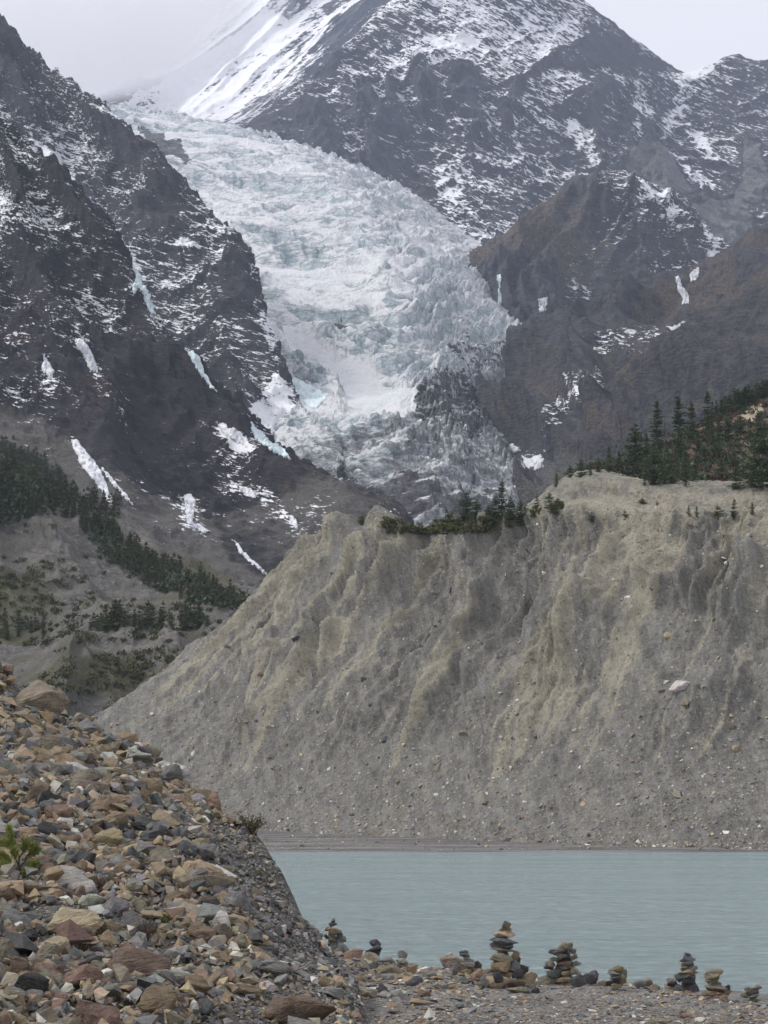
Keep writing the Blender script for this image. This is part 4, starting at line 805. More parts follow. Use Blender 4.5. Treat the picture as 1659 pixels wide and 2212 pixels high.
# ------------------------------------------------------------------ cairns and rocks on the shore
def ground_at(px, py):
    loc, nor = hit(SHORE, px, py); l2, n2 = hit(SCREE, px, py)
    if l2 is not None and (loc is None or l2.y < loc.y): loc, nor = l2, n2
    k = 0
    while loc is None and k < 60: k += 1; loc, nor = hit(SCREE if px < 700 else SHORE, px, py + 3 * k)
    return loc, nor
CA, CB, CC_, CD = (1250, 3550, 3.687), (1700, 3550, 3.687), (2100, 3600, 3.687), (2550, 3650, 3.687)
CAIRNS = [
 (CA, 'leftmost cairn with a small pale cap stone, rising beside the gravel bank', (300, 660), [(197,150,60,40,'w'),(195,187,60,45,'d'),(180,230,122,66,'d'),(165,287,168,76,'o'),(178,328,228,84,'t'),(95,400,74,60,'d'),(190,418,135,95,'o'),(282,392,76,95,'d'),(318,430,120,90,'g'),(225,525,120,160,'g'),(352,542,170,140,'g'),(300,630,250,80,'t')]),
 (CA, 'cairn of three dark flat stones on a tan boulder', (785, 690), [(800,497,150,85,'d'),(783,552,172,75,'d'),(785,632,215,105,'k')]),
 (CA, 'low three stone cairn with a white stone in the middle', (1195, 860), [(1183,672,135,90,'g'),(1175,750,150,75,'w'),(1195,815,145,100,'t')]),
 (CB, 'two stone cairn, a pale stone over a dark one, on the long boulder', (165, 770), [(205,682,98,85,'w'),(165,732,118,78,'o')]),
 (CB, 'low layered cairn of thin grey stones next to the long boulder', (430, 970), [(420,635,138,50,'d'),(428,668,125,45,'d'),(450,696,95,38,'w'),(442,748,185,95,'g'),(470,800,190,60,'g'),(425,850,240,64,'o'),(310,870,115,140,'g'),(430,915,210,100,'t'),(590,770,95,38,'d'),(600,828,120,85,'d'),(580,890,150,80,'o')]),
 (CB, 'tallest cairn, broad flat stones on a wide base, beside the water', (1030, 1130), [(1000,228,90,105,'g'),(1050,248,92,90,'t'),(1015,312,170,92,'t'),(1012,384,310,82,'y'),(1005,462,385,105,'d'),(1005,543,360,72,'d'),(1015,590,405,56,'o'),(945,706,295,182,'o'),(1150,672,125,110,'t'),(1180,735,90,70,'k'),(955,832,260,150,'t'),(1140,820,195,165,'g'),(1265,872,140,95,'k'),(1025,955,165,95,'t'),(1190,932,200,110,'d'),(1210,985,165,85,'o'),(1080,1040,200,120,'o'),(1180,1070,215,85,'t'),(770,930,170,130,'t'),(800,1040,260,150,'g')]),
 (CC_, 'wide pyramid cairn with one orange stone in its middle', (350, 920), [(372,300,66,62,'w'),(405,352,185,85,'o'),(290,430,290,82,'g'),(495,427,115,68,'g'),(305,500,195,66,'o'),(258,540,145,68,'g'),(430,530,110,60,'k'),(522,512,105,95,'o'),(390,605,208,118,'r'),(552,605,135,85,'g'),(198,608,165,80,'o'),(205,657,192,72,'d'),(400,660,200,60,'g'),(250,750,225,105,'d'),(562,702,165,112,'o'),(430,755,160,92,'t'),(350,840,225,95,'t'),(170,855,260,150,'o'),(345,910,245,72,'t')]),
 (CC_, 'short cairn of rounded tan and dark stones right of the pyramid cairn', (1110, 1010), [(1120,680,195,100,'t'),(1110,745,185,56,'g'),(1085,780,90,36,'w'),(1238,757,90,105,'g'),(1110,812,168,48,'d'),(1070,880,185,80,'k'),(1215,845,145,105,'t'),(1100,940,195,76,'t'),(1095,1000,185,64,'o')]),
 (CD, 'dark slender cairn tapering to small flat stones', (500, 830), [(495,276,78,34,'k'),(490,303,112,38,'d'),(440,370,108,78,'d'),(540,350,132,60,'g'),(550,415,152,80,'d'),(440,437,128,64,'o'),(455,478,130,50,'o'),(570,480,124,56,'g'),(490,540,295,90,'t'),(480,612,292,90,'d'),(470,668,260,64,'k'),(370,650,80,80,'o'),(565,752,245,142,'d'),(440,775,235,120,'d')]),
 (CD, 'stout cairn of olive slabs on a reddish foot stone', (900, 950), [(875,545,228,80,'o'),(880,612,242,70,'o'),(895,676,235,74,'t'),(920,770,312,134,'o'),(1080,770,66,66,'k'),(1080,842,124,84,'t'),(900,850,255,56,'t'),(760,862,135,84,'o'),(900,916,292,94,'r')]),
 (CD, 'smallest rightmost cairn topped by an overhanging flat stone', (1430, 970), [(1480,766,178,70,'o'),(1372,797,134,56,'o'),(1430,842,184,66,'g'),(1330,876,114,84,'o'),(1430,892,194,52,'g'),(1430,940,214,80,'o')])]
rc = random.Random(21)
CORE = {'wide': [(375,475,190,110,'g'),(385,560,250,120,'o'),(380,650,300,130,'t'),(380,745,330,130,'g'),(390,840,340,140,'o')], 'dark': [(500,350,150,90,'d'),(500,430,180,110,'g'),(495,505,220,90,'o'),(490,700,230,120,'d')],
        'short': [(1130,770,170,130,'t'),(1130,870,200,130,'o')], 'leftmost': [(205,470,190,140,'t'),(190,350,140,90,'o')], 'tallest': [(1010,650,230,170,'t'),(1040,900,330,170,'o')], 'stout': [(890,700,210,150,'o'),(910,850,240,130,'t')], 'smallest': [(1430,870,190,130,'o')], 'low': []}
def px_rock(name, zr, e, D, parent, origin=Vector((0, 0, 0)), pool=None, grow=1.16):
    zx, zy, w_, h_, ck_ = e; px, py = zc(zx, zy, *zr); u = D / FPX * .553 / zr[2]; hw, hh = w_ * u / 2, h_ * u / 2
    asp = h_ / w_; arr = pool or (SLAB_M if asp < .42 else FINE_M if asp < .85 else CUBE_M); k = {id(SLAB_M): .27, id(FINE_M): .62, id(CUBE_M): .8}[id(arr)]
    q = Vector(P(px, py, D + rc.uniform(-.03, .03))) - origin
    return rock(name, rc.choice(arr), q, (hw * grow, hw * rc.uniform(.75, .95), hh / k * grow * (1.12 if asp < .42 else 1.06)), (rc.uniform(-.06, .06), rc.uniform(-.09, .09), rc.choice((0, 3.14)) + rc.uniform(-.3, .3)), tuple(x * 1.5 for x in jit(PAL[ck_], rc, .12)), parent)
for zr, lab, (bx, by), st in CAIRNS:
    px, py = zc(bx, by, *zr); loc, _ = ground_at(px, py)
    D = loc.y + .12; c = empty('cairn', Vector(P(px, py, D))); tag(c, lab, 'cairn', 'cairns along the shore')
    for e in CORE.get(lab.split()[0], []): px_rock('stone', zr, (e[0], e[1], e[2] * .86, e[3] * .9, e[4]), D + .13, c, c.location, FINE_M)
    for i, e in enumerate(st): px_rock('stone', zr, e, D - .05 * (i % 3 == 1), c, c.location)
ROCKS = [
 (CA, 'tan', (490,700,240,190,'p'), 'pinkish tan boulder beside the foot of the leftmost cairn'), (CA, '', (262,662,84,84,'w'), 'small whitish stone left of the pinkish boulder'),
 (CA, '', (730,745,245,165,'o'), 'olive boulder carrying the cairn of three dark stones'), (CA, '', (945,745,240,95,'g'), 'grey layered slab right of the olive boulder'),
 (CA, '', (765,845,165,115,'d'), 'dark rock in front of the olive boulder'), (CA, '', (1000,895,335,165,'o'), 'flat tilted tan slab between the first two low cairns'),
 (CA, '', (1315,885,150,160,'t'), 'upright tan block right of the low three stone cairn'), (CA, '', (1345,1045,225,175,'d'), 'dark rounded boulder alone on the gravel'),
 (CA, '', (1510,860,170,110,'w'), 'white slab leaning at the water line'), (CA, '', (1200,1075,112,75,'w'), 'cream stone touching the dark rounded boulder'),
 (CA, '', (1560,965,200,85,'g'), 'pale grey stone near the long boulder'), (CA, '', (640,1005,185,105,'t'), 'tan orange stone among the shore rubble'),
 (CA, '', (905,1165,135,175,'d'), 'dark upright block in the shore rubble'), (CA, '', (1075,1220,195,105,'w'), 'white angular stone right of the dark upright block'),
 (CA, '', (650,1220,335,125,'o'), 'long pale stone lying in the shore rubble'), (CA, '', (200,1225,430,185,'g'), 'largest grey slab where bank and shore meet'),
 (CA, '', (225,1112,175,135,'t'), 'brown block behind the largest grey slab'), (CA, '', (75,1062,150,135,'t'), 'tan angular block left of the brown block'),
 (CA, '', (352,962,145,135,'g'), 'grey leaning stone at the foot of the gravel bank'), (CA, '', (1480,1245,195,105,'r'), 'reddish stone on the open gravel'), (CA, '', (900,990,280,80,'g'), 'flat grey stone below the tilted tan slab'), (CA, '', (480,1060,170,90,'r'), 'rusty stone among the rubble near the grey leaning stone'),
 (CB, '', (225,800,540,190,'o'), 'long low boulder at the water edge carrying a two stone cairn'), (CB, '', (430,1030,195,130,'g'), 'grey pyramid stone left of the tallest cairn'),
 (CB, '', (915,1070,340,215,'y'), 'bright ochre boulder at the foot of the tallest cairn'), (CB, '', (918,988,160,150,'k'), 'black stone leaning on the bright ochre boulder'),
 (CB, '', (610,1005,200,200,'t'), 'brown block at the left foot of the tallest cairn'), (CB, '', (615,1105,115,85,'o'), 'small olive stone before the brown block'),
 (CB, '', (725,1080,140,160,'g'), 'grey stone between the brown block and the ochre boulder'), (CB, '', (1180,1165,285,125,'o'), 'pale rounded stone in front of the tallest cairn'),
 (CB, '', (1375,1015,195,190,'y'), 'tan boulder at the right foot of the tallest cairn'), (CB, '', (1395,1125,135,85,'o'), 'olive flat stone below the tan boulder'),
 (CB, '', (1350,1190,105,80,'g'), 'small grey stone in front of the olive flat stone'), (CB, '', (1455,1195,120,95,'k'), 'small blackish stone farthest right at the tallest cairn'), (CB, '', (75,935,115,70,'w'), 'pale green stone on gravel below the long boulder'), (CB, '', (60,1000,170,60,'o'), 'flat brown stone under the pale green stone'),
 (CC_, '', (575,862,220,205,'d'), 'grey gravestone shaped block right of the pyramid cairn'), (CC_, '', (785,838,225,175,'d'), 'dark boulder between the pyramid cairn and the short cairn'),
 (CC_, '', (820,735,105,64,'k'), 'small dark stone on top of the dark boulder'), (CC_, '', (940,888,120,88,'y'), 'yellowish stone left of the short cairn'),
 (CC_, '', (1470,915,155,135,'g'), 'pale grey round stone right of the short cairn'), (CC_, '', (1590,895,135,115,'t'), 'tan stone beside the pale grey round stone'),
 (CD, '', (258,662,170,74,'g'), 'layered grey stone left of the dark slender cairn'), (CD, '', (300,722,160,78,'k'), 'blackish stone under the layered grey stone'),
 (CD, '', (235,766,165,78,'t'), 'tan rounded stone left of the dark slender cairn'), (CD, '', (498,858,128,62,'t'), 'tan stone in front of the dark slender cairn'),
 (CD, '', (1235,982,84,52,'d'), 'small dark stone left of the smallest cairn'), (CD, '', (40,770,100,80,'t'), 'brown stone halfway between the last cairns and the short one'), (CD, '', (490,1190,215,100,'r'), 'orange brown stone low on the gravel at the right'), (CD, '', (130,1265,270,90,'o'), 'olive rock cut by the bottom edge of the picture')]
for zr, _, e, lab in ROCKS:
    px, py = zc(e[0], e[1] + e[3] * .42, *zr); loc, _n = ground_at(px, py); D = loc.y + .1
    if 'pinkish tan' in lab or 'carrying' in lab: D += .3
    if 'leaning on' in lab: D = ground_at(*zc(915, 1160, *zr))[0].y - .25
    tag(px_rock('rock', zr, e, D, None), lab, 'rock')
# rubble along the water and flat stones on the gravel
rr = np.random.RandomState(31); pl = []; wallr = random.Random(8)
for i in range(5200):
    if i < 900: px = rr.uniform(690, 1050); lo = np.interp(px, [690, 760, 850, 1000, 1150], [2050, 2068, 2086, 2093, 2110]); py = lo + abs(rr.normal(0, 42)); hf_ = rr.lognormal(math.log(.05), .45)
    elif i < 1150: px = rr.uniform(980, 1659); lo = np.interp(px, [850, 1000, 1150, 1300, 1400, 1500, 1659], [2086, 2093, 2113, 2121, 2133, 2148, 2172]); py = lo + rr.uniform(0, 9); hf_ = rr.lognormal(math.log(.04), .4)
    else: px = rr.uniform(640, 1670); lo = np.interp(px, [640, 850, 1000, 1150, 1300, 1400, 1500, 1659], [2110, 2120, 2110, 2118, 2125, 2137, 2150, 2175]); py = lo + (2225 - lo) * rr.rand() ** .8; hf_ = rr.lognormal(math.log(.022), .5)
    loc, nor = ground_at(px, py)
    if loc is None: continue
    hf_ = min(hf_, .16); kk = keys[rr.choice(9, p=[.2, .2, .27, .1, .09, .05, .05, .02, .02])]
    pl.append((np.array(loc) + np.array([0, 0, hf_ * .12]), np.array(nor), hf_, wallr.randrange(24), wallr.uniform(0, 6.28), jit(PAL[kk], wallr, .25), .2))
LOWF = [(v * np.array([1, 1, .6]), f) for v, f in LOW]
merged('shore_stones', LOWF, pl, 'small flat stones scattered over the gravel shore')

# ------------------------------------------------------------------ stones stuck in and below the moraine wall
rr = np.random.RandomState(41); pl = []; g = MOR.g; Xf, Yf = MOR.px, MOR.py
for i in range(17000):
    a, b = int((.09 + .60 * rr.rand() ** (2.2 if i < 14500 else .9)) * MOR.nv), rr.randint(60, MOR.nu - 10)
    if not (100 < Xf[a, b] < 1690): continue
    h = min(rr.lognormal(math.log(.11), .55), .8) * (1.2 if a < .3 * MOR.nv else .9)
    c = tuple(x * 1.2 for x in jit(PAL[keys[rr.choice(9, p=[.13, .24, .26, .09, .14, .03, .08, .02, .01])]], wallr, .25))
    pl.append((g[a, b] + MOR.n[a, b] * h * .2, MOR.n[a, b], h, wallr.randrange(24), wallr.uniform(0, 6.28), c, .4))
for i in range(1500):
    px, py = rr.uniform(560, 1680), rr.uniform(1798, 1836); loc, nor = hit(BEACH, px, py)
    if loc is not None and loc.z > .02: pl.append((np.array(loc), np.array(nor), min(rr.lognormal(math.log(.1), .5), .5), wallr.randrange(24), wallr.uniform(0, 6.28), jit(PAL[keys[rr.choice(9)]], wallr, .2), .2))
merged('moraine_stones', LOW, pl, 'small stones scattered over the moraine wall and its talus')
for i, (px, py, w_, h_, ck_, sh, lab) in enumerate([(1470,1484,52,26,'w','F','large white boulder stuck in the right part of the moraine wall'), (1446,1374,22,18,'y','C','ochre block high on the moraine wall above the white boulder'),
    (1425,1189,16,10,'y','C','tan block high on the moraine wall under the crest'), (1592,1618,22,16,'y','F','ochre stone low on the moraine wall at the right'), (1432,1492,18,14,'g','F','grey stone left of the large white boulder'),
    (1440,1474,16,9,'w','F','small white stone touching the large white boulder'), (1255,1342,20,8,'w','S','flat whitish slab in the upper middle of the moraine wall'), (1243,1578,14,12,'w','F','whitish stone in the middle of the moraine wall'),
    (640,1380,22,16,'k','C','dark rock stuck high in the left slope of the moraine'), (785,1468,12,12,'k','C','small dark slab on the tan rib of the moraine'), (1380,1668,14,9,'w','F','pale stone low on the right talus of the moraine'), (865,1820,14,7,'w','F','pale stone on the talus just above the beach'),
    (1216,1818,18,8,'g','F','grey stone at the foot of the moraine near the water'), (1312,1238,14,9,'w','S','pale slab under the middle of the moraine crest'), (490,1396,16,10,'t','F','tan boulder at the left edge of the moraine slope')]):
    set_rock(MORO, px, py, w_, h_, ck_, sh, 'boulder', lab, R, 'boulder', .15)

# ------------------------------------------------------------------ conifers
def foliage_mat(name, a, b, hueobj=True):
    m = NT(name, .8, .15); n1 = m.noise(.9, 4, .6); n2 = m.noise(5, 3, .6); lc = m.attr('leaf', 'Fac')
    c = m.mix(m.ramp(m.math('ADD', m.math('MULTIPLY', n1, .4), m.math('MULTIPLY', lc, .6)), .25, .75), a, b)
    if hueobj:
        oi = m.N.new('ShaderNodeObjectInfo'); c = m.mix(m.math('MULTIPLY', oi.outputs['Random'], .45), c, tuple(x * y for x, y in zip(b, (1.1, .95, .7))))
    m.b.inputs['Transmission Weight'].default_value = 0; return m.color(c)
NEEDLE = foliage_mat('dark_needles', (.028, .046, .030), (.085, .115, .066)); NEEDLE_L = foliage_mat('olive_needles', (.040, .052, .030), (.105, .122, .062)); NEEDLE_Y = foliage_mat('yellow_green_needles', (.06, .078, .03), (.14, .16, .06))
m = NT('bark', .95, .1); BARK = m.color(m.mix(m.ramp(m.noise(4, 5, .6, m.vec((1, 1, .2))), .35, .65), (.05, .038, .03), (.12, .095, .075)))
def tube(path, rads, k=6):
    path = np.array(path, float); V, F = [], []
    for i, (p, r) in enumerate(zip(path, rads)):
        t = path[min(i + 1, len(path) - 1)] - path[max(i - 1, 0)]; t /= np.linalg.norm(t) + 1e-9
        a = np.cross(t, [1, 0, 0] if abs(t[0]) < .8 else [0, 1, 0]); a /= np.linalg.norm(a); b = np.cross(t, a)
        for j in range(k): th = 2 * math.pi * j / k; V.append(p + r * (math.cos(th) * a + math.sin(th) * b))
    for i in range(len(path) - 1):
        for j in range(k): F.append((i * k + j, i * k + (j + 1) % k, (i + 1) * k + (j + 1) % k, (i + 1) * k + j))
    return np.array(V), np.array(F)
def leaf_tris(c, d, ln, wd, r):
    """small needle sprays: triangles at c (n,3) along d (n,3)"""
    n = len(c); d = d / np.linalg.norm(d, axis=1, keepdims=True); x = r.normal(0, 1, (n, 3)); x -= d * (x * d).sum(1, keepdims=True); x /= np.linalg.norm(x, axis=1, keepdims=True)
    ln, wd = ln * r.uniform(.6, 1.3, (n, 1)), wd * r.uniform(.6, 1.3, (n, 1))
    V = np.stack([c - x * wd * .5, c + x * wd * .5, c + d * ln], 1).reshape(-1, 3); return V, np.arange(3 * n).reshape(n, 3)
def conifer(seed, h, spread, bare=.12, dens=1.0, lean=0.0, gap=.25, leaf=.055, levels=24):
    """crown triangles and trunk of a conifer h metres high; returns (crown mesh args, trunk mesh args)"""
    r = np.random.RandomState(seed); cs, dsx, lv = [], [], []
    bend = r.normal(0, .03, 2) * h; tx = lambda z: np.array([bend[0] * (z / h) ** 2 + lean * z, bend[1] * (z / h) ** 2, z])
    az0 = r.uniform(0, 6.28); asym = r.uniform(0, 6.28)
    for li in range(levels):
        f = (li + r.uniform(-.3, .3)) / levels; f = min(max(f, 0), .985); z = h * (bare + (1 - bare) * f)
        prof = (1 - f ** 1.5) ** .9 * (.5 + .5 * min(1, f * 4 + .15)) * .86 + .035
        if r.rand() < gap * .35: continue
        lev = r.uniform(.62, 1.28)
        for bi in range(r.randint(4, 7)):
            L = h * spread * prof * r.uniform(.45, 1.15) * lev * (1 + .3 * math.cos(az0 - asym))
            if r.rand() < gap * .5: continue
            az0 += 2.4 + r.uniform(-.4, .4); up = .35 * f - .12 + r.normal(0, .08); dv = np.array([math.cos(az0), math.sin(az0), up])
            nseg = max(2, int(L / h * 34 * dens)); lc = r.uniform(0, 1)
            for k in range(nseg):
                q = (k + .6) / nseg; p = tx(z) + dv * L * q + np.array([0, 0, .16 * L * (q * q - .55 * q)])
                w_ = L * .24 * (1 - .55 * q) * (.3 + q)
                for _ in range(4):
                    c = p + r.normal(0, 1, 3) * np.array([w_, w_, w_ * .30]); cs.append(c); dd = dv + r.normal(0, .6, 3); dd[2] = dd[2] * .4 + .22; dsx.append(dd); lv.append(np.clip(lc * .6 + r.uniform(0, .25) + .25 * q, 0, 1))
    for k in range(14): cs.append(tx(h * (.93 + .06 * r.rand())) + r.normal(0, .008, 3) * h); dsx.append(np.array([r.normal(0, .4), r.normal(0, .4), 1])); lv.append(.6)
    V, F = leaf_tris(np.array(cs), np.array(dsx), h * leaf, h * leaf * .55, r)
    zs = np.linspace(0, h * .97, 7); tv, tf = tube([tx(z) - np.array([0, 0, .3 * (z == 0)]) for z in zs], h * .016 * (1 - zs / h * .9) + .01, 6)
    return (V, F, np.repeat(np.array(lv), 3)), (tv, tf)
def tree_protos(specs, mat):
    out = []
    for sp in specs:
        (v, f, l), (tv, tf) = conifer(**sp); out.append((mesh_np('crown', v, f, mat, False, {'leaf': l}), mesh_np('trunk', tv, tf, BARK)))
    return out
PINE = tree_protos([dict(seed=1, h=10, spread=.27, bare=.10), dict(seed=2, h=10, spread=.23, bare=.12, gap=.35), dict(seed=3, h=10, spread=.30, bare=.06), dict(seed=4, h=10, spread=.25, bare=.08)], NEEDLE)
TALL = tree_protos([dict(seed=11, h=10, spread=.21, bare=.14, gap=.35, leaf=.062), dict(seed=12, h=10, spread=.18, bare=.2, gap=.5, leaf=.06), dict(seed=13, h=10, spread=.23, bare=.08, gap=.35, leaf=.062)], NEEDLE)
BROAD = tree_protos([dict(seed=21, h=10, spread=.46, bare=.03, levels=18, leaf=.065), dict(seed=22, h=10, spread=.40, bare=.03, levels=20, leaf=.06), dict(seed=23, h=10, spread=.52, bare=.02, levels=16, leaf=.07)], NEEDLE)
YOUNG = tree_protos([dict(seed=31, h=10, spread=.42, bare=.02, levels=15, leaf=.08), dict(seed=32, h=10, spread=.34, bare=.04, levels=15, leaf=.075)], NEEDLE_Y)
BUSH = tree_protos([dict(seed=41, h=10, spread=1.15, bare=.0, levels=14, leaf=.10, gap=.15), dict(seed=42, h=10, spread=1.2, bare=.0, levels=10, leaf=.11, gap=.15)], NEEDLE_Y)
def plant_tree(name, protos, loc, h, label, cat, r, group=None):
    c, t = r.choice(protos); e = empty(name, loc, r.uniform(0, 6.28)); e.scale = (h / 10 * r.uniform(.9, 1.12),) * 2 + (h / 10,); tag(e, label, cat, group)
    link(bpy.data.objects.new('crown', c), e); link(bpy.data.objects.new('trunk', t), e); return e
def first_hit(px, py, targets):
    best = None
    for t in targets:
        loc, nor = hit(t, px, py)
        if loc is not None and (best is None or loc.y < best.y): best = loc
    return best
rt = random.Random(77)
def tree_at(name, protos, px, top, by, label, group=None, cat='conifer', targets=(HILLO, MORO), back=0):
    loc = first_hit(px, by, targets)
    if loc is None: return
    if back: d = (loc - Vector((0, 0, CAMZ))); l2, _ = drop(MORO, loc.x, loc.y + back); loc = l2 or loc
    plant_tree(name, protos, loc - Vector((0, 0, .15)), (by - top) * loc.y / FPX, label, cat, rt, group)
for px, top, by, pr, lab in [
    (1420,862,972,TALL,'tall dark conifer with a narrow layered crown, tallest in the left group of the hill'), (1467,851,950,TALL,'tall conifer with a tiered open crown right of the tallest one'),
    (1497,866,955,TALL,'slim conifer with a thin pointed crown between two tall trees'), (1528,842,915,TALL,'slender conifer with a small tuft crown on the ridge line'),
    (1374,912,1004,BROAD,'broad spreading conifer at the left end of the tall group'), (1396,934,1000,PINE,'bushy conifer squeezed between the broad tree and the tallest one'),
    (1293,985,1020,BROAD,'small round conifer at the edge of the hill above the cut bank'), (1318,964,1018,PINE,'pointed conifer in the middle of the three at the hill edge'), (1338,972,1018,PINE,'conifer with a rounded top right of the three at the hill edge'),
    (1232,1003,1030,BROAD,'smallest conifer at the tip of the hill terrace'), (1256,988,1030,BROAD,'round topped conifer at the tip of the hill terrace'), (1276,995,1028,PINE,'conifer right of the round topped one at the hill tip'),
    (1415,962,1048,BROAD,'large bushy conifer in front of the tall group, above the cut bank'), (1393,982,1040,PINE,'conifer left of the large bushy one above the cut bank'), (1448,985,1044,BROAD,'wide low conifer between two bigger ones above the cut bank'),
    (1482,972,1052,PINE,'large cone shaped conifer right above the cut bank'), (1470,918,985,BROAD,'dense conifer on the slope behind the large cone shaped one'), (1508,930,985,PINE,'mid sized conifer on the slope under the slender ridge tree'),
    (1530,885,935,PINE,'conifer standing below the slender ridge tree'), (1552,932,990,PINE,'lone conifer on the reddish slope left of the path'), (1590,1005,1056,BROAD,'wide dark bushy conifer low on the hill at the right'),
    (1648,915,1058,BROAD,'biggest dark conifer, cut by the right edge of the picture'), (1625,985,1050,PINE,'conifer left of the biggest one at the right edge'), (1560,985,1035,BROAD,'low conifer in front of the reddish slope'), (1590,905,945,PINE,'conifer standing beside the pale path'), (1630,925,975,BROAD,'bushy conifer under the pale path at the right')]:
    tree_at('conifer', pr, px, top, by, lab, 'conifers on the hill above the moraine')
for k in range(26):
    px = 1540 + k * 5 + rt.uniform(-4, 4); ry = np.interp(px, [1420, 1500, 1590, 1680], [950, 918, 868, 836]); tree_at('conifer', rt.choice([PINE, BROAD, PINE]), px, ry - rt.uniform(16, 34), ry + rt.uniform(8, 22), 'dark conifer in the dense row along the upper ridge of the hill', 'conifers along the upper ridge of the hill')
for k in range(48):
    px = rt.uniform(1360, 1668); ry = np.interp(px, [1400, 1500, 1590, 1680], [985, 940, 895, 865]); py = rt.uniform(ry, 1050); tree_at('conifer', rt.choice([PINE, BROAD, BROAD]), px, py - rt.uniform(20, 56), py, 'small dark conifer scattered on the reddish slope of the hill', 'small conifers scattered on the hill slope')
# leafless pole beside the tallest tree
loc = first_hit(1436, 985, (HILLO, MORO)); tv, tf = tube([(0, 0, -.3), (.05, 0, 3), (.02, 0, 6), (.1, 0, 7.2)], [.13, .11, .08, .03]); o = link(bpy.data.objects.new('dead_trunk', mesh_np('dead_trunk', tv, tf, BARK))); o.location = loc; tag(o, 'thin bare dead trunk in front of the tallest conifer', 'dead tree')
for px, top, by, pr, lab in [(1008,1062,1132,BROAD,'broad dark conifer on the left shoulder of the moraine crest'), (1030,1076,1130,BROAD,'conifer right beside the broad one on the moraine crest'), (1056,1090,1124,BROAD,'smaller conifer left of the tall crest tree'),
    (1084,1038,1124,PINE,'tallest conifer on the moraine crest with a pointed top'), (1104,1072,1124,BROAD,'bushy conifer right of the tall crest tree'), (1124,1080,1134,BROAD,'rounded conifer at the right end of the crest group'), (1070,1070,1124,BROAD,'dense conifer in front of the tall crest tree'),
    (1160,1066,1104,BROAD,'low conifer on the slope between crest and terrace'), (1188,1062,1098,BROAD,'bushy conifer beside the gully under the terrace'), (1137,1026,1062,PINE,'small conifer standing on the notch behind the crest'), (1178,1016,1048,YOUNG,'yellowish conifer just left of the terrace edge'), (1202,1020,1050,YOUNG,'yellow green conifer leaning at the terrace edge'),
    (1585,1076,1122,PINE,'lone conifer on the ledge of the moraine at the right'), (1626,1082,1110,YOUNG,'yellow green young conifer on the ledge near the right edge'), (1550,1088,1120,YOUNG,'thin pale young conifer left of the lone ledge conifer'), (1488,1088,1112,PINE,'small dark conifer above the pale slide'), (1505,1092,1116,PINE,'second small dark conifer above the pale slide'), (1420,1078,1094,YOUNG,'tiny yellow green conifer on the ledge of the moraine'), (1388,1074,1088,BUSH,'tiny dark bush on the ledge of the moraine'), (1280,1108,1124,BUSH,'yellow green bush on the moraine face under the terrace'), (1350,1098,1122,YOUNG,'faded young conifer under the cut bank')]:
    tree_at('conifer' if pr is not BUSH else 'bush', pr, px, top, by, lab, None, 'conifer' if pr is not BUSH else 'bush', (HILLO, MORO))
for px, top, by, lab in [(968,1108,1150,'largest green bush on the moraine crest'), (940,1120,1150,'green bush left of the largest crest bush'), (905,1128,1150,'low green bush in the middle of the crest'), (872,1130,1148,'low yellowish bush at the left of the crest'), (782,1114,1134,'lone small bush on the left crest of the moraine'), (990,1118,1148,'green bush touching the broad crest conifer'), (925,1134,1152,'small yellowish bush hanging over the crest edge')]:
    tree_at('bush', BUSH, px, top, by, lab, None, 'bush', (MORO, HILLO))

for k in range(16):
    px = rt.uniform(1035, 1215); py = np.interp(px, [1035, 1100, 1150, 1215], [1128, 1126, 1118, 1088]) + rt.uniform(-4, 12)
    tree_at('bush', BUSH, px, py - rt.uniform(10, 24), py, 'olive bush in the loose row between the crest trees and the hill terrace', 'bushes along the moraine crest', 'bush', (MORO, HILLO))
# forest on the left valley side: single conifers in front, the rest as one mass
LEFT = tree_protos([dict(seed=51, h=10, spread=.24, bare=.05, levels=15, dens=.55, leaf=.085), dict(seed=52, h=10, spread=.28, bare=.04, levels=14, dens=.55, leaf=.09), dict(seed=53, h=10, spread=.20, bare=.08, levels=15, dens=.55, leaf=.08), dict(seed=54, h=10, spread=.33, bare=.03, levels=12, dens=.55, leaf=.10)], NEEDLE_L)
LM_ = []
for c, t in LEFT:      # far trees: crown and trunk in one mesh
    bmx = bmesh.new(); bmx.from_mesh(c); n0 = len(bmx.faces); bmx.from_mesh(t); bmx.faces.ensure_lookup_table()
    for f in bmx.faces[n0:]: f.material_index = 1
    me = bpy.data.meshes.new('conifer'); bmx.to_mesh(me); bmx.free(); me.materials.append(NEEDLE_L); me.materials.append(BARK); LM_.append(me)
def inpoly(x, y, poly): return polymask(np.array([[x]], float), np.array([[y]], float), poly, .01)[0, 0] > .5
F1 = [(-30,965),(60,985),(130,1030),(175,1090),(240,1140),(300,1195),(400,1235),(480,1275),(550,1312),(480,1322),(330,1275),(250,1225),(170,1140),(150,1080),(100,1110),(-30,1150)]
rf = random.Random(99); n = 0; cand = []
while len(cand) < 118:
    x, y = rf.uniform(-30, 550), rf.uniform(950, 1322)
    if inpoly(x, y, F1): cand.append((x, y))
cand.sort(key=lambda q: q[1]); fl = []
def far_tree(x, y, hp, lab, grp):
    loc = first_hit(x, y, (VALO, LNEAR.o))
    if loc is None: return
    o = bpy.data.objects.new('conifer', rf.choice(LM_)); k = hp * loc.y / FPX / 10; o.scale = (k * rf.uniform(.9, 1.25),) * 2 + (k,); o.rotation_euler = (0, 0, rf.uniform(0, 6.28)); o.location = loc - Vector((0, 0, .2)); link(o); tag(o, lab, 'conifer', grp)
for x, y in cand: far_tree(x, y, rf.uniform(22, 44), 'dark green conifer in the dense forest band under the left mountain', 'conifers of the left forest band')
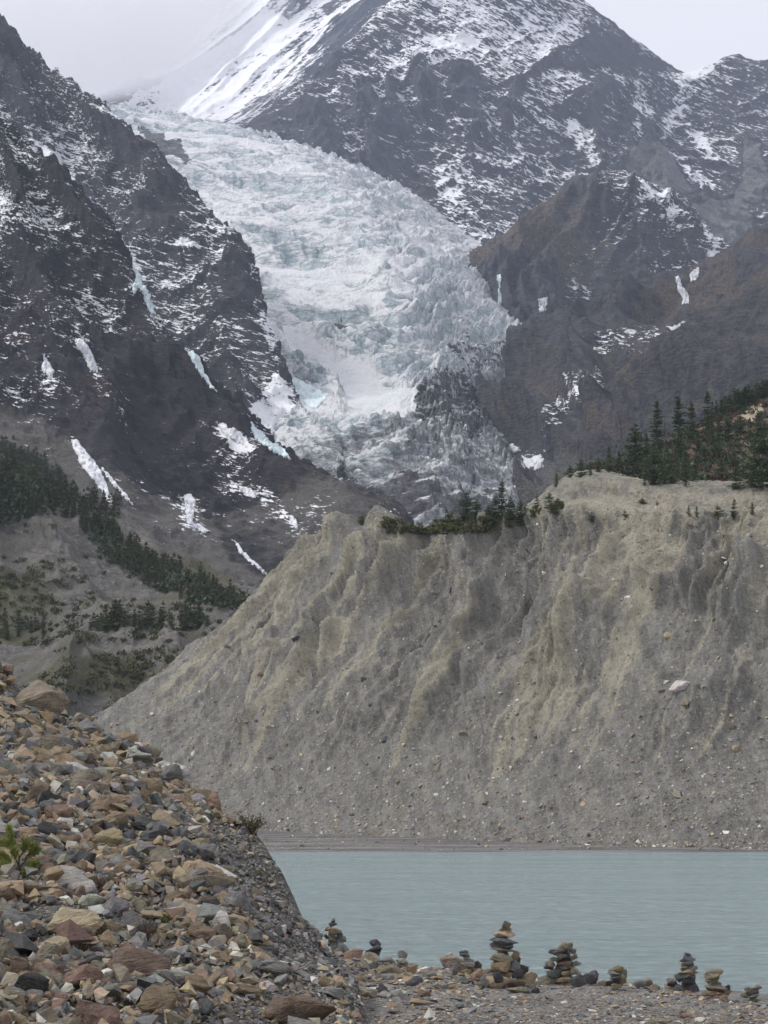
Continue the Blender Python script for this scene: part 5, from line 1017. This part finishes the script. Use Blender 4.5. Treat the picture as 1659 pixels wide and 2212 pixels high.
for k in range(40):
    x = rf.uniform(140, 470); far_tree(x, 1362 + rf.uniform(-9, 9) - .02 * x, rf.uniform(24, 54) * (1.1 if 220 < x < 440 else .8), 'green conifer in the loose row on the valley bench', 'conifers in the row on the valley bench')
for k in range(14): far_tree(rf.uniform(-10, 95), rf.uniform(1355, 1385), rf.uniform(22, 46), 'green conifer in the small grove at the left edge of the valley', 'conifers of the small left grove')
for k in range(10): far_tree(rf.uniform(60, 260), rf.uniform(1085, 1120) + 0, rf.uniform(16, 30), 'lighter conifer on the grey spur below the forest', 'lighter conifers on the grey spur')
r = np.random.RandomState(23); VV, FF, LL, of = [], [], [], 0
FARC = [conifer(**sp)[0] for sp in (dict(seed=61, h=10, spread=.26, bare=.03, levels=11, dens=.4, leaf=.11), dict(seed=62, h=10, spread=.30, bare=.03, levels=10, dens=.4, leaf=.12))]
while len(VV) < 480:
    x, y = rf.uniform(-30, 550), rf.uniform(950, 1322)
    if len(VV) > 430: x, y = rf.uniform(60, 260), rf.uniform(1085, 1120)
    elif not inpoly(x, y, F1): continue
    loc = first_hit(x, y, (VALO, LNEAR.o))
    if loc is None: continue
    v, f, l = rf.choice(FARC); k = rf.uniform(20, 40) * loc.y / FPX / 10; a_ = rf.uniform(0, 6.28); ca, sa = math.cos(a_), math.sin(a_)
    VV.append(np.stack([v[:, 0] * ca - v[:, 1] * sa, v[:, 0] * sa + v[:, 1] * ca, v[:, 2]], 1) * k + np.array(loc)); FF.append(f + of); LL.append(l * .8); of += len(v)
tag(link(bpy.data.objects.new('far_forest', mesh_np('far_forest', np.concatenate(VV), np.concatenate(FF), NEEDLE_L, False, {'leaf': np.concatenate(LL)}))), 'dense conifer forest behind the front trees on the left', None, None, 'stuff')
# undergrowth: scrub clumps as one mass each
def scrub(name, label, spots, mat, size):
    r = np.random.RandomState(17); cs, dv, lv = [], [], []
    for loc, s_ in spots:
        for k in range(42):
            q = r.normal(0, 1, 3) * np.array([1, 1, .45]) * s_ * .5; cs.append(np.array(loc) + q + [0, 0, s_ * .3]); dv.append([r.normal(0, .7), r.normal(0, .7), .8]); lv.append(r.rand())
    v, f = leaf_tris(np.array(cs), np.array(dv), size, size * .6, r)
    return tag(link(bpy.data.objects.new(name, mesh_np(name, v, f, mat, False, {'leaf': np.repeat(lv, 3)}))), label, None, None, 'stuff')
SCRUBM = foliage_mat('scrub_leaves', (.045, .05, .024), (.10, .105, .045), False); REDM = foliage_mat('red_brown_scrub', (.045, .028, .022), (.10, .062, .048), False)
sp = []
for i in range(900):
    x, y = rf.uniform(-20, 560), rf.uniform(1130, 1560); k = inpoly(x, y, [(0,1180),(130,1210),(250,1290),(420,1310),(520,1330),(440,1385),(60,1400),(-20,1330)]) * .8 + inpoly(x, y, [(60,1470),(260,1410),(400,1400),(320,1470),(130,1520)]) * 1.0 + .06
    if rf.random() < k:
        loc = first_hit(x, y, (VALO,))
        if loc is not None: sp.append((loc, rf.uniform(.7, 2.0)))
scrub('scrub', 'low green scrub over the left valley slopes', sp, SCRUBM, .8)
sp = []
for i in range(500):
    x, y = rf.uniform(-20, 540), rf.uniform(960, 1320)
    if inpoly(x, y, F1) :
        loc = first_hit(x, y, (VALO, LNEAR.o))
        if loc is not None: sp.append((loc, rf.uniform(2.0, 4.4)))
scrub('forest_undergrowth', 'dark undergrowth filling the forest band on the left', sp, NEEDLE, 1.3)
sp = []
for i in range(640):
    px = rf.uniform(1230, 1670); ry = np.interp(px, [1230, 1420, 1500, 1590, 1680], [1028, 955, 922, 872, 840]); loc = first_hit(px, rf.uniform(ry, 1052), (HILLO,))
    if loc is not None: sp.append((loc, rf.uniform(.5, 1.5)))
scrub('hill_scrub', 'reddish brown scrub on the hill between the conifers', sp[:230], REDM, .55); scrub('hill_bushes', 'dark green low bushes on the hill between the conifers', sp[230:], NEEDLE, .6)
sp = []
for i in range(170):
    loc = first_hit(rf.uniform(830, 1060), rf.uniform(1122, 1154), (MORO,))
    if loc is not None: sp.append((loc, rf.uniform(.5, 1.2)))
scrub('crest_scrub', 'low green scrub along the crest of the moraine', sp, SCRUBM, .5)

# young pine, bush, grass and dry twigs on the bank
loc, _ = hit(SCREE, 40, 1895); r = np.random.RandomState(5); e = empty('young_pine', loc); tag(e, 'bright green young pine with long needles among the stones at the left edge', 'young pine')
D = loc.y; u = D / FPX; cs, dv, lv = [], [], []; st = []
br = [((0, 0, -.05), (0, .02, .35), (-.14, 0, .62), (-.18, 0, .80)), ((0, 0, .15), (.16, .02, .33), (.30, 0, .44)), ((0, 0, .1), (-.16, .05, .25), (-.30, .05, .36)), ((0, .02, .3), (.08, .0, .45), (.12, 0, .56)), ((0, 0, .05), (.14, -.06, .16), (.30, -.08, .22)), ((0, 0, .05), (-.1, -.08, .14), (-.25, -.1, .2)), ((.1, 0, .3), (.2, -.05, .42), (.24, -.06, .5)), ((-.05, 0, .4), (-.12, 0, .5), (-.28, 0, .55)), ((0, 0, .02), (.1, -.1, .05), (.2, -.12, .1)), ((.0, 0, .2), (-.05, -.1, .32), (-.06, -.12, .42))]
TV, TF, of = [], [], 0
for b_ in br:
    b_ = np.array(b_); tv, tf = tube(b_, np.linspace(.014, .006, len(b_)), 5); TV.append(tv); TF.append(tf + of); of += len(tv)
    for k in range(620):
        q = r.uniform(.35, 1) ** .7 * (len(b_) - 1); i0 = min(int(q), len(b_) - 2); p = b_[i0] + (b_[i0 + 1] - b_[i0]) * (q - i0); t = b_[i0 + 1] - b_[i0]; t = t / np.linalg.norm(t)
        cs.append(p + r.normal(0, .018, 3)); dv.append(t * .75 + r.normal(0, .55, 3) + [0, 0, .25]); lv.append(r.rand())
v, f = leaf_tris(np.array(cs), np.array(dv), .12, .010, r); link(bpy.data.objects.new('needles', mesh_np('needles', v, f, foliage_mat('pine_needles', (.12, .145, .035), (.30, .33, .10), False), False, {'leaf': np.repeat(lv, 3)})), e)
link(bpy.data.objects.new('branches', mesh_np('branches', np.concatenate(TV), np.concatenate(TF), BARK)), e)
def twigs(name, px, py, wpx, hpx, label, cat, mat, n=26, rad=.004, droop=.1, target=SCREE, leaves=0, lmat=None):
    loc, _ = hit(target, px, py)
    if loc is None: loc, _ = ground_at(px, py)
    u = loc.y / FPX; w_, h_ = wpx * u, hpx * u; V, F, of = [], [], 0; L = []
    for k in range(n):
        a = r.uniform(0, 6.28); s_ = r.uniform(.4, 1); p0 = np.array([r.normal(0, .05) * w_, r.normal(0, .05) * w_, -.03]); p3 = np.array([math.cos(a) * w_ * .5 * r.uniform(.2, 1), math.sin(a) * w_ * .4, h_ * s_])
        p1 = p0 + (p3 - p0) * .4 + np.array([0, 0, h_ * droop]) + r.normal(0, .04, 3) * w_; p2 = p0 + (p3 - p0) * .75 + np.array([0, 0, h_ * droop]) + r.normal(0, .05, 3) * w_
        tv, tf = tube([p0, p1, p2, p3], np.linspace(rad * 1.6, rad * .5, 4), 4); V.append(tv); F.append(tf + of); of += len(tv); L += [p2, p3, (p2 + p3) / 2]
    me = mesh_np(name, np.concatenate(V), np.concatenate(F), mat)
    if not leaves: o = bpy.data.objects.new(name, me); o.location = loc; link(o); return tag(o, label, cat)
    e = empty(name, loc); tag(e, label, cat); link(bpy.data.objects.new('twigs', me), e); L = np.repeat(np.array(L), leaves, 0); L = L + r.normal(0, .05, L.shape) * w_
    v, f = leaf_tris(L, r.normal(0, .6, L.shape) + [0, 0, .5], .05, .03, r); link(bpy.data.objects.new('leaves', mesh_np('leaves', v, f, lmat, False, {'leaf': np.repeat(r.rand(len(L)), 3)})), e)
def flat_mat(name, a, b): m = NT(name, .9, .1); return m.color(m.mix(m.ramp(m.noise(8, 3), .3, .7), a, b))
TWIG, STRAW = flat_mat('dry_twigs', (.07, .05, .04), (.14, .10, .08)), flat_mat('straw', (.28, .23, .14), (.42, .35, .22))
twigs('bush', 543, 1806, 70, 42, 'dark twiggy bush on the skyline where the bank meets the lake', 'bush', TWIG, 46, .006, .15, SCREE, 3, SCRUBM)
twigs('grass_tuft', 458, 1752, 34, 32, 'dry straw coloured grass tuft on the skyline of the bank', 'grass tuft', STRAW, 70, .003, .1)
twigs('dry_bush', 312, 2035, 60, 60, 'bare reddish twig bush behind the broad reddish boulder', 'dry bush', TWIG, 40, .003)
twigs('dry_bush', 215, 1925, 55, 50, 'bare pale twigs beside the greenish white boulder', 'dry bush', TWIG, 34, .003)
twigs('dry_bush', 180, 2060, 60, 40, 'bare dark twigs under the rounded pink boulder', 'dry bush', TWIG, 40, .003)
twigs('dry_bush', 140, 2130, 60, 45, 'bare twigs at the bottom left near the flat reddish slab', 'dry bush', TWIG, 40, .003)
twigs('dry_bush', 400, 1570, 40, 26, 'thin dry twigs on the upper skyline of the bank', 'dry bush', TWIG, 26, .004)
twigs('dry_bush', 190, 1560, 44, 34, 'brown dry twigs near the top of the bank by the big pale boulder', 'dry bush', TWIG, 40, .004)
twigs('small_plant', 362, 2010, 26, 34, 'small yellow green leafy plant among the lower stones', 'plant', TWIG, 12, .003, .1, SCREE, 5, NEEDLE_Y)

# ------------------------------------------------------------------ low cloud round the snow peak, and the air
nu, nv = 90, 80
x = np.linspace(-420, 640, nu); y = np.linspace(250, -330, nv); gx, gy = np.meshgrid(x, y)
edge_x = np.interp(gy, [-330, 0, 60, 110, 150, 190, 215, 250], [665, 590, 580, 525, 462, 390, 300, 185])
d = edge_x - gx; t = sst(-60, 400, d + 50 * fbm(V3(gx / 110, gy / 110), 4, 171)) * sst(250, 180, gy - .06 * (gx - 200))
t = t * sst(-420, -330, gx) * sst(-330, -260, gy); th_ = 900 * t + 2
mid = 4700 + 60 * fbm(V3(gx / 200, gy / 200), 3, 172)
fr, bk = P(gx, gy, mid - th_ * .62), P(gx, gy, mid + th_ * .55)
nvx = nu * nv; f = grid_faces(nv, nu); ring = [i for i in range(nu)] + [i * nu + nu - 1 for i in range(1, nv)] + [(nv - 1) * nu + i for i in range(nu - 2, -1, -1)] + [i * nu for i in range(nv - 2, 0, -1)]
sd = np.array([(ring[k], ring[(k + 1) % len(ring)], ring[(k + 1) % len(ring)] + nvx, ring[k] + nvx) for k in range(len(ring))])
def vol_mat(name, col, dens, aniso=0.0):
    m = bpy.data.materials.new(name); m.use_nodes = True; nt = m.node_tree; nt.nodes.remove(nt.nodes['Principled BSDF'])
    v = nt.nodes.new('ShaderNodeVolumePrincipled'); v.inputs['Color'].default_value = (*col, 1); v.inputs['Density'].default_value = dens; v.inputs['Anisotropy'].default_value = aniso
    nt.links.new(v.outputs[0], nt.nodes['Material Output'].inputs['Volume']); return m
cl = link(bpy.data.objects.new('cloud', mesh_np('cloud', np.concatenate([fr.reshape(-1, 3), bk.reshape(-1, 3)]), np.concatenate([f, f[:, ::-1] + nvx, sd[:, ::-1]]), vol_mat('cloud_vapour', (1.0, .995, 1.0), .0062, .72))))
tag(cl, 'pale cloud wrapped round the snow peak at the upper left', 'cloud', None, 'stuff')
bm = bmesh.new(); bmesh.ops.create_cube(bm, size=1.0); me = bpy.data.meshes.new('haze'); bm.to_mesh(me); bm.free(); me.materials.append(vol_mat('haze_air', (.66, .77, .97), 6e-5))
hz = link(bpy.data.objects.new('haze', me)); hz.scale = (13000, 10000, 2700); hz.location = (0, 4400, 1350 - 7.3); tag(hz, 'thin bluish air haze over the whole valley', 'haze', None, 'stuff')
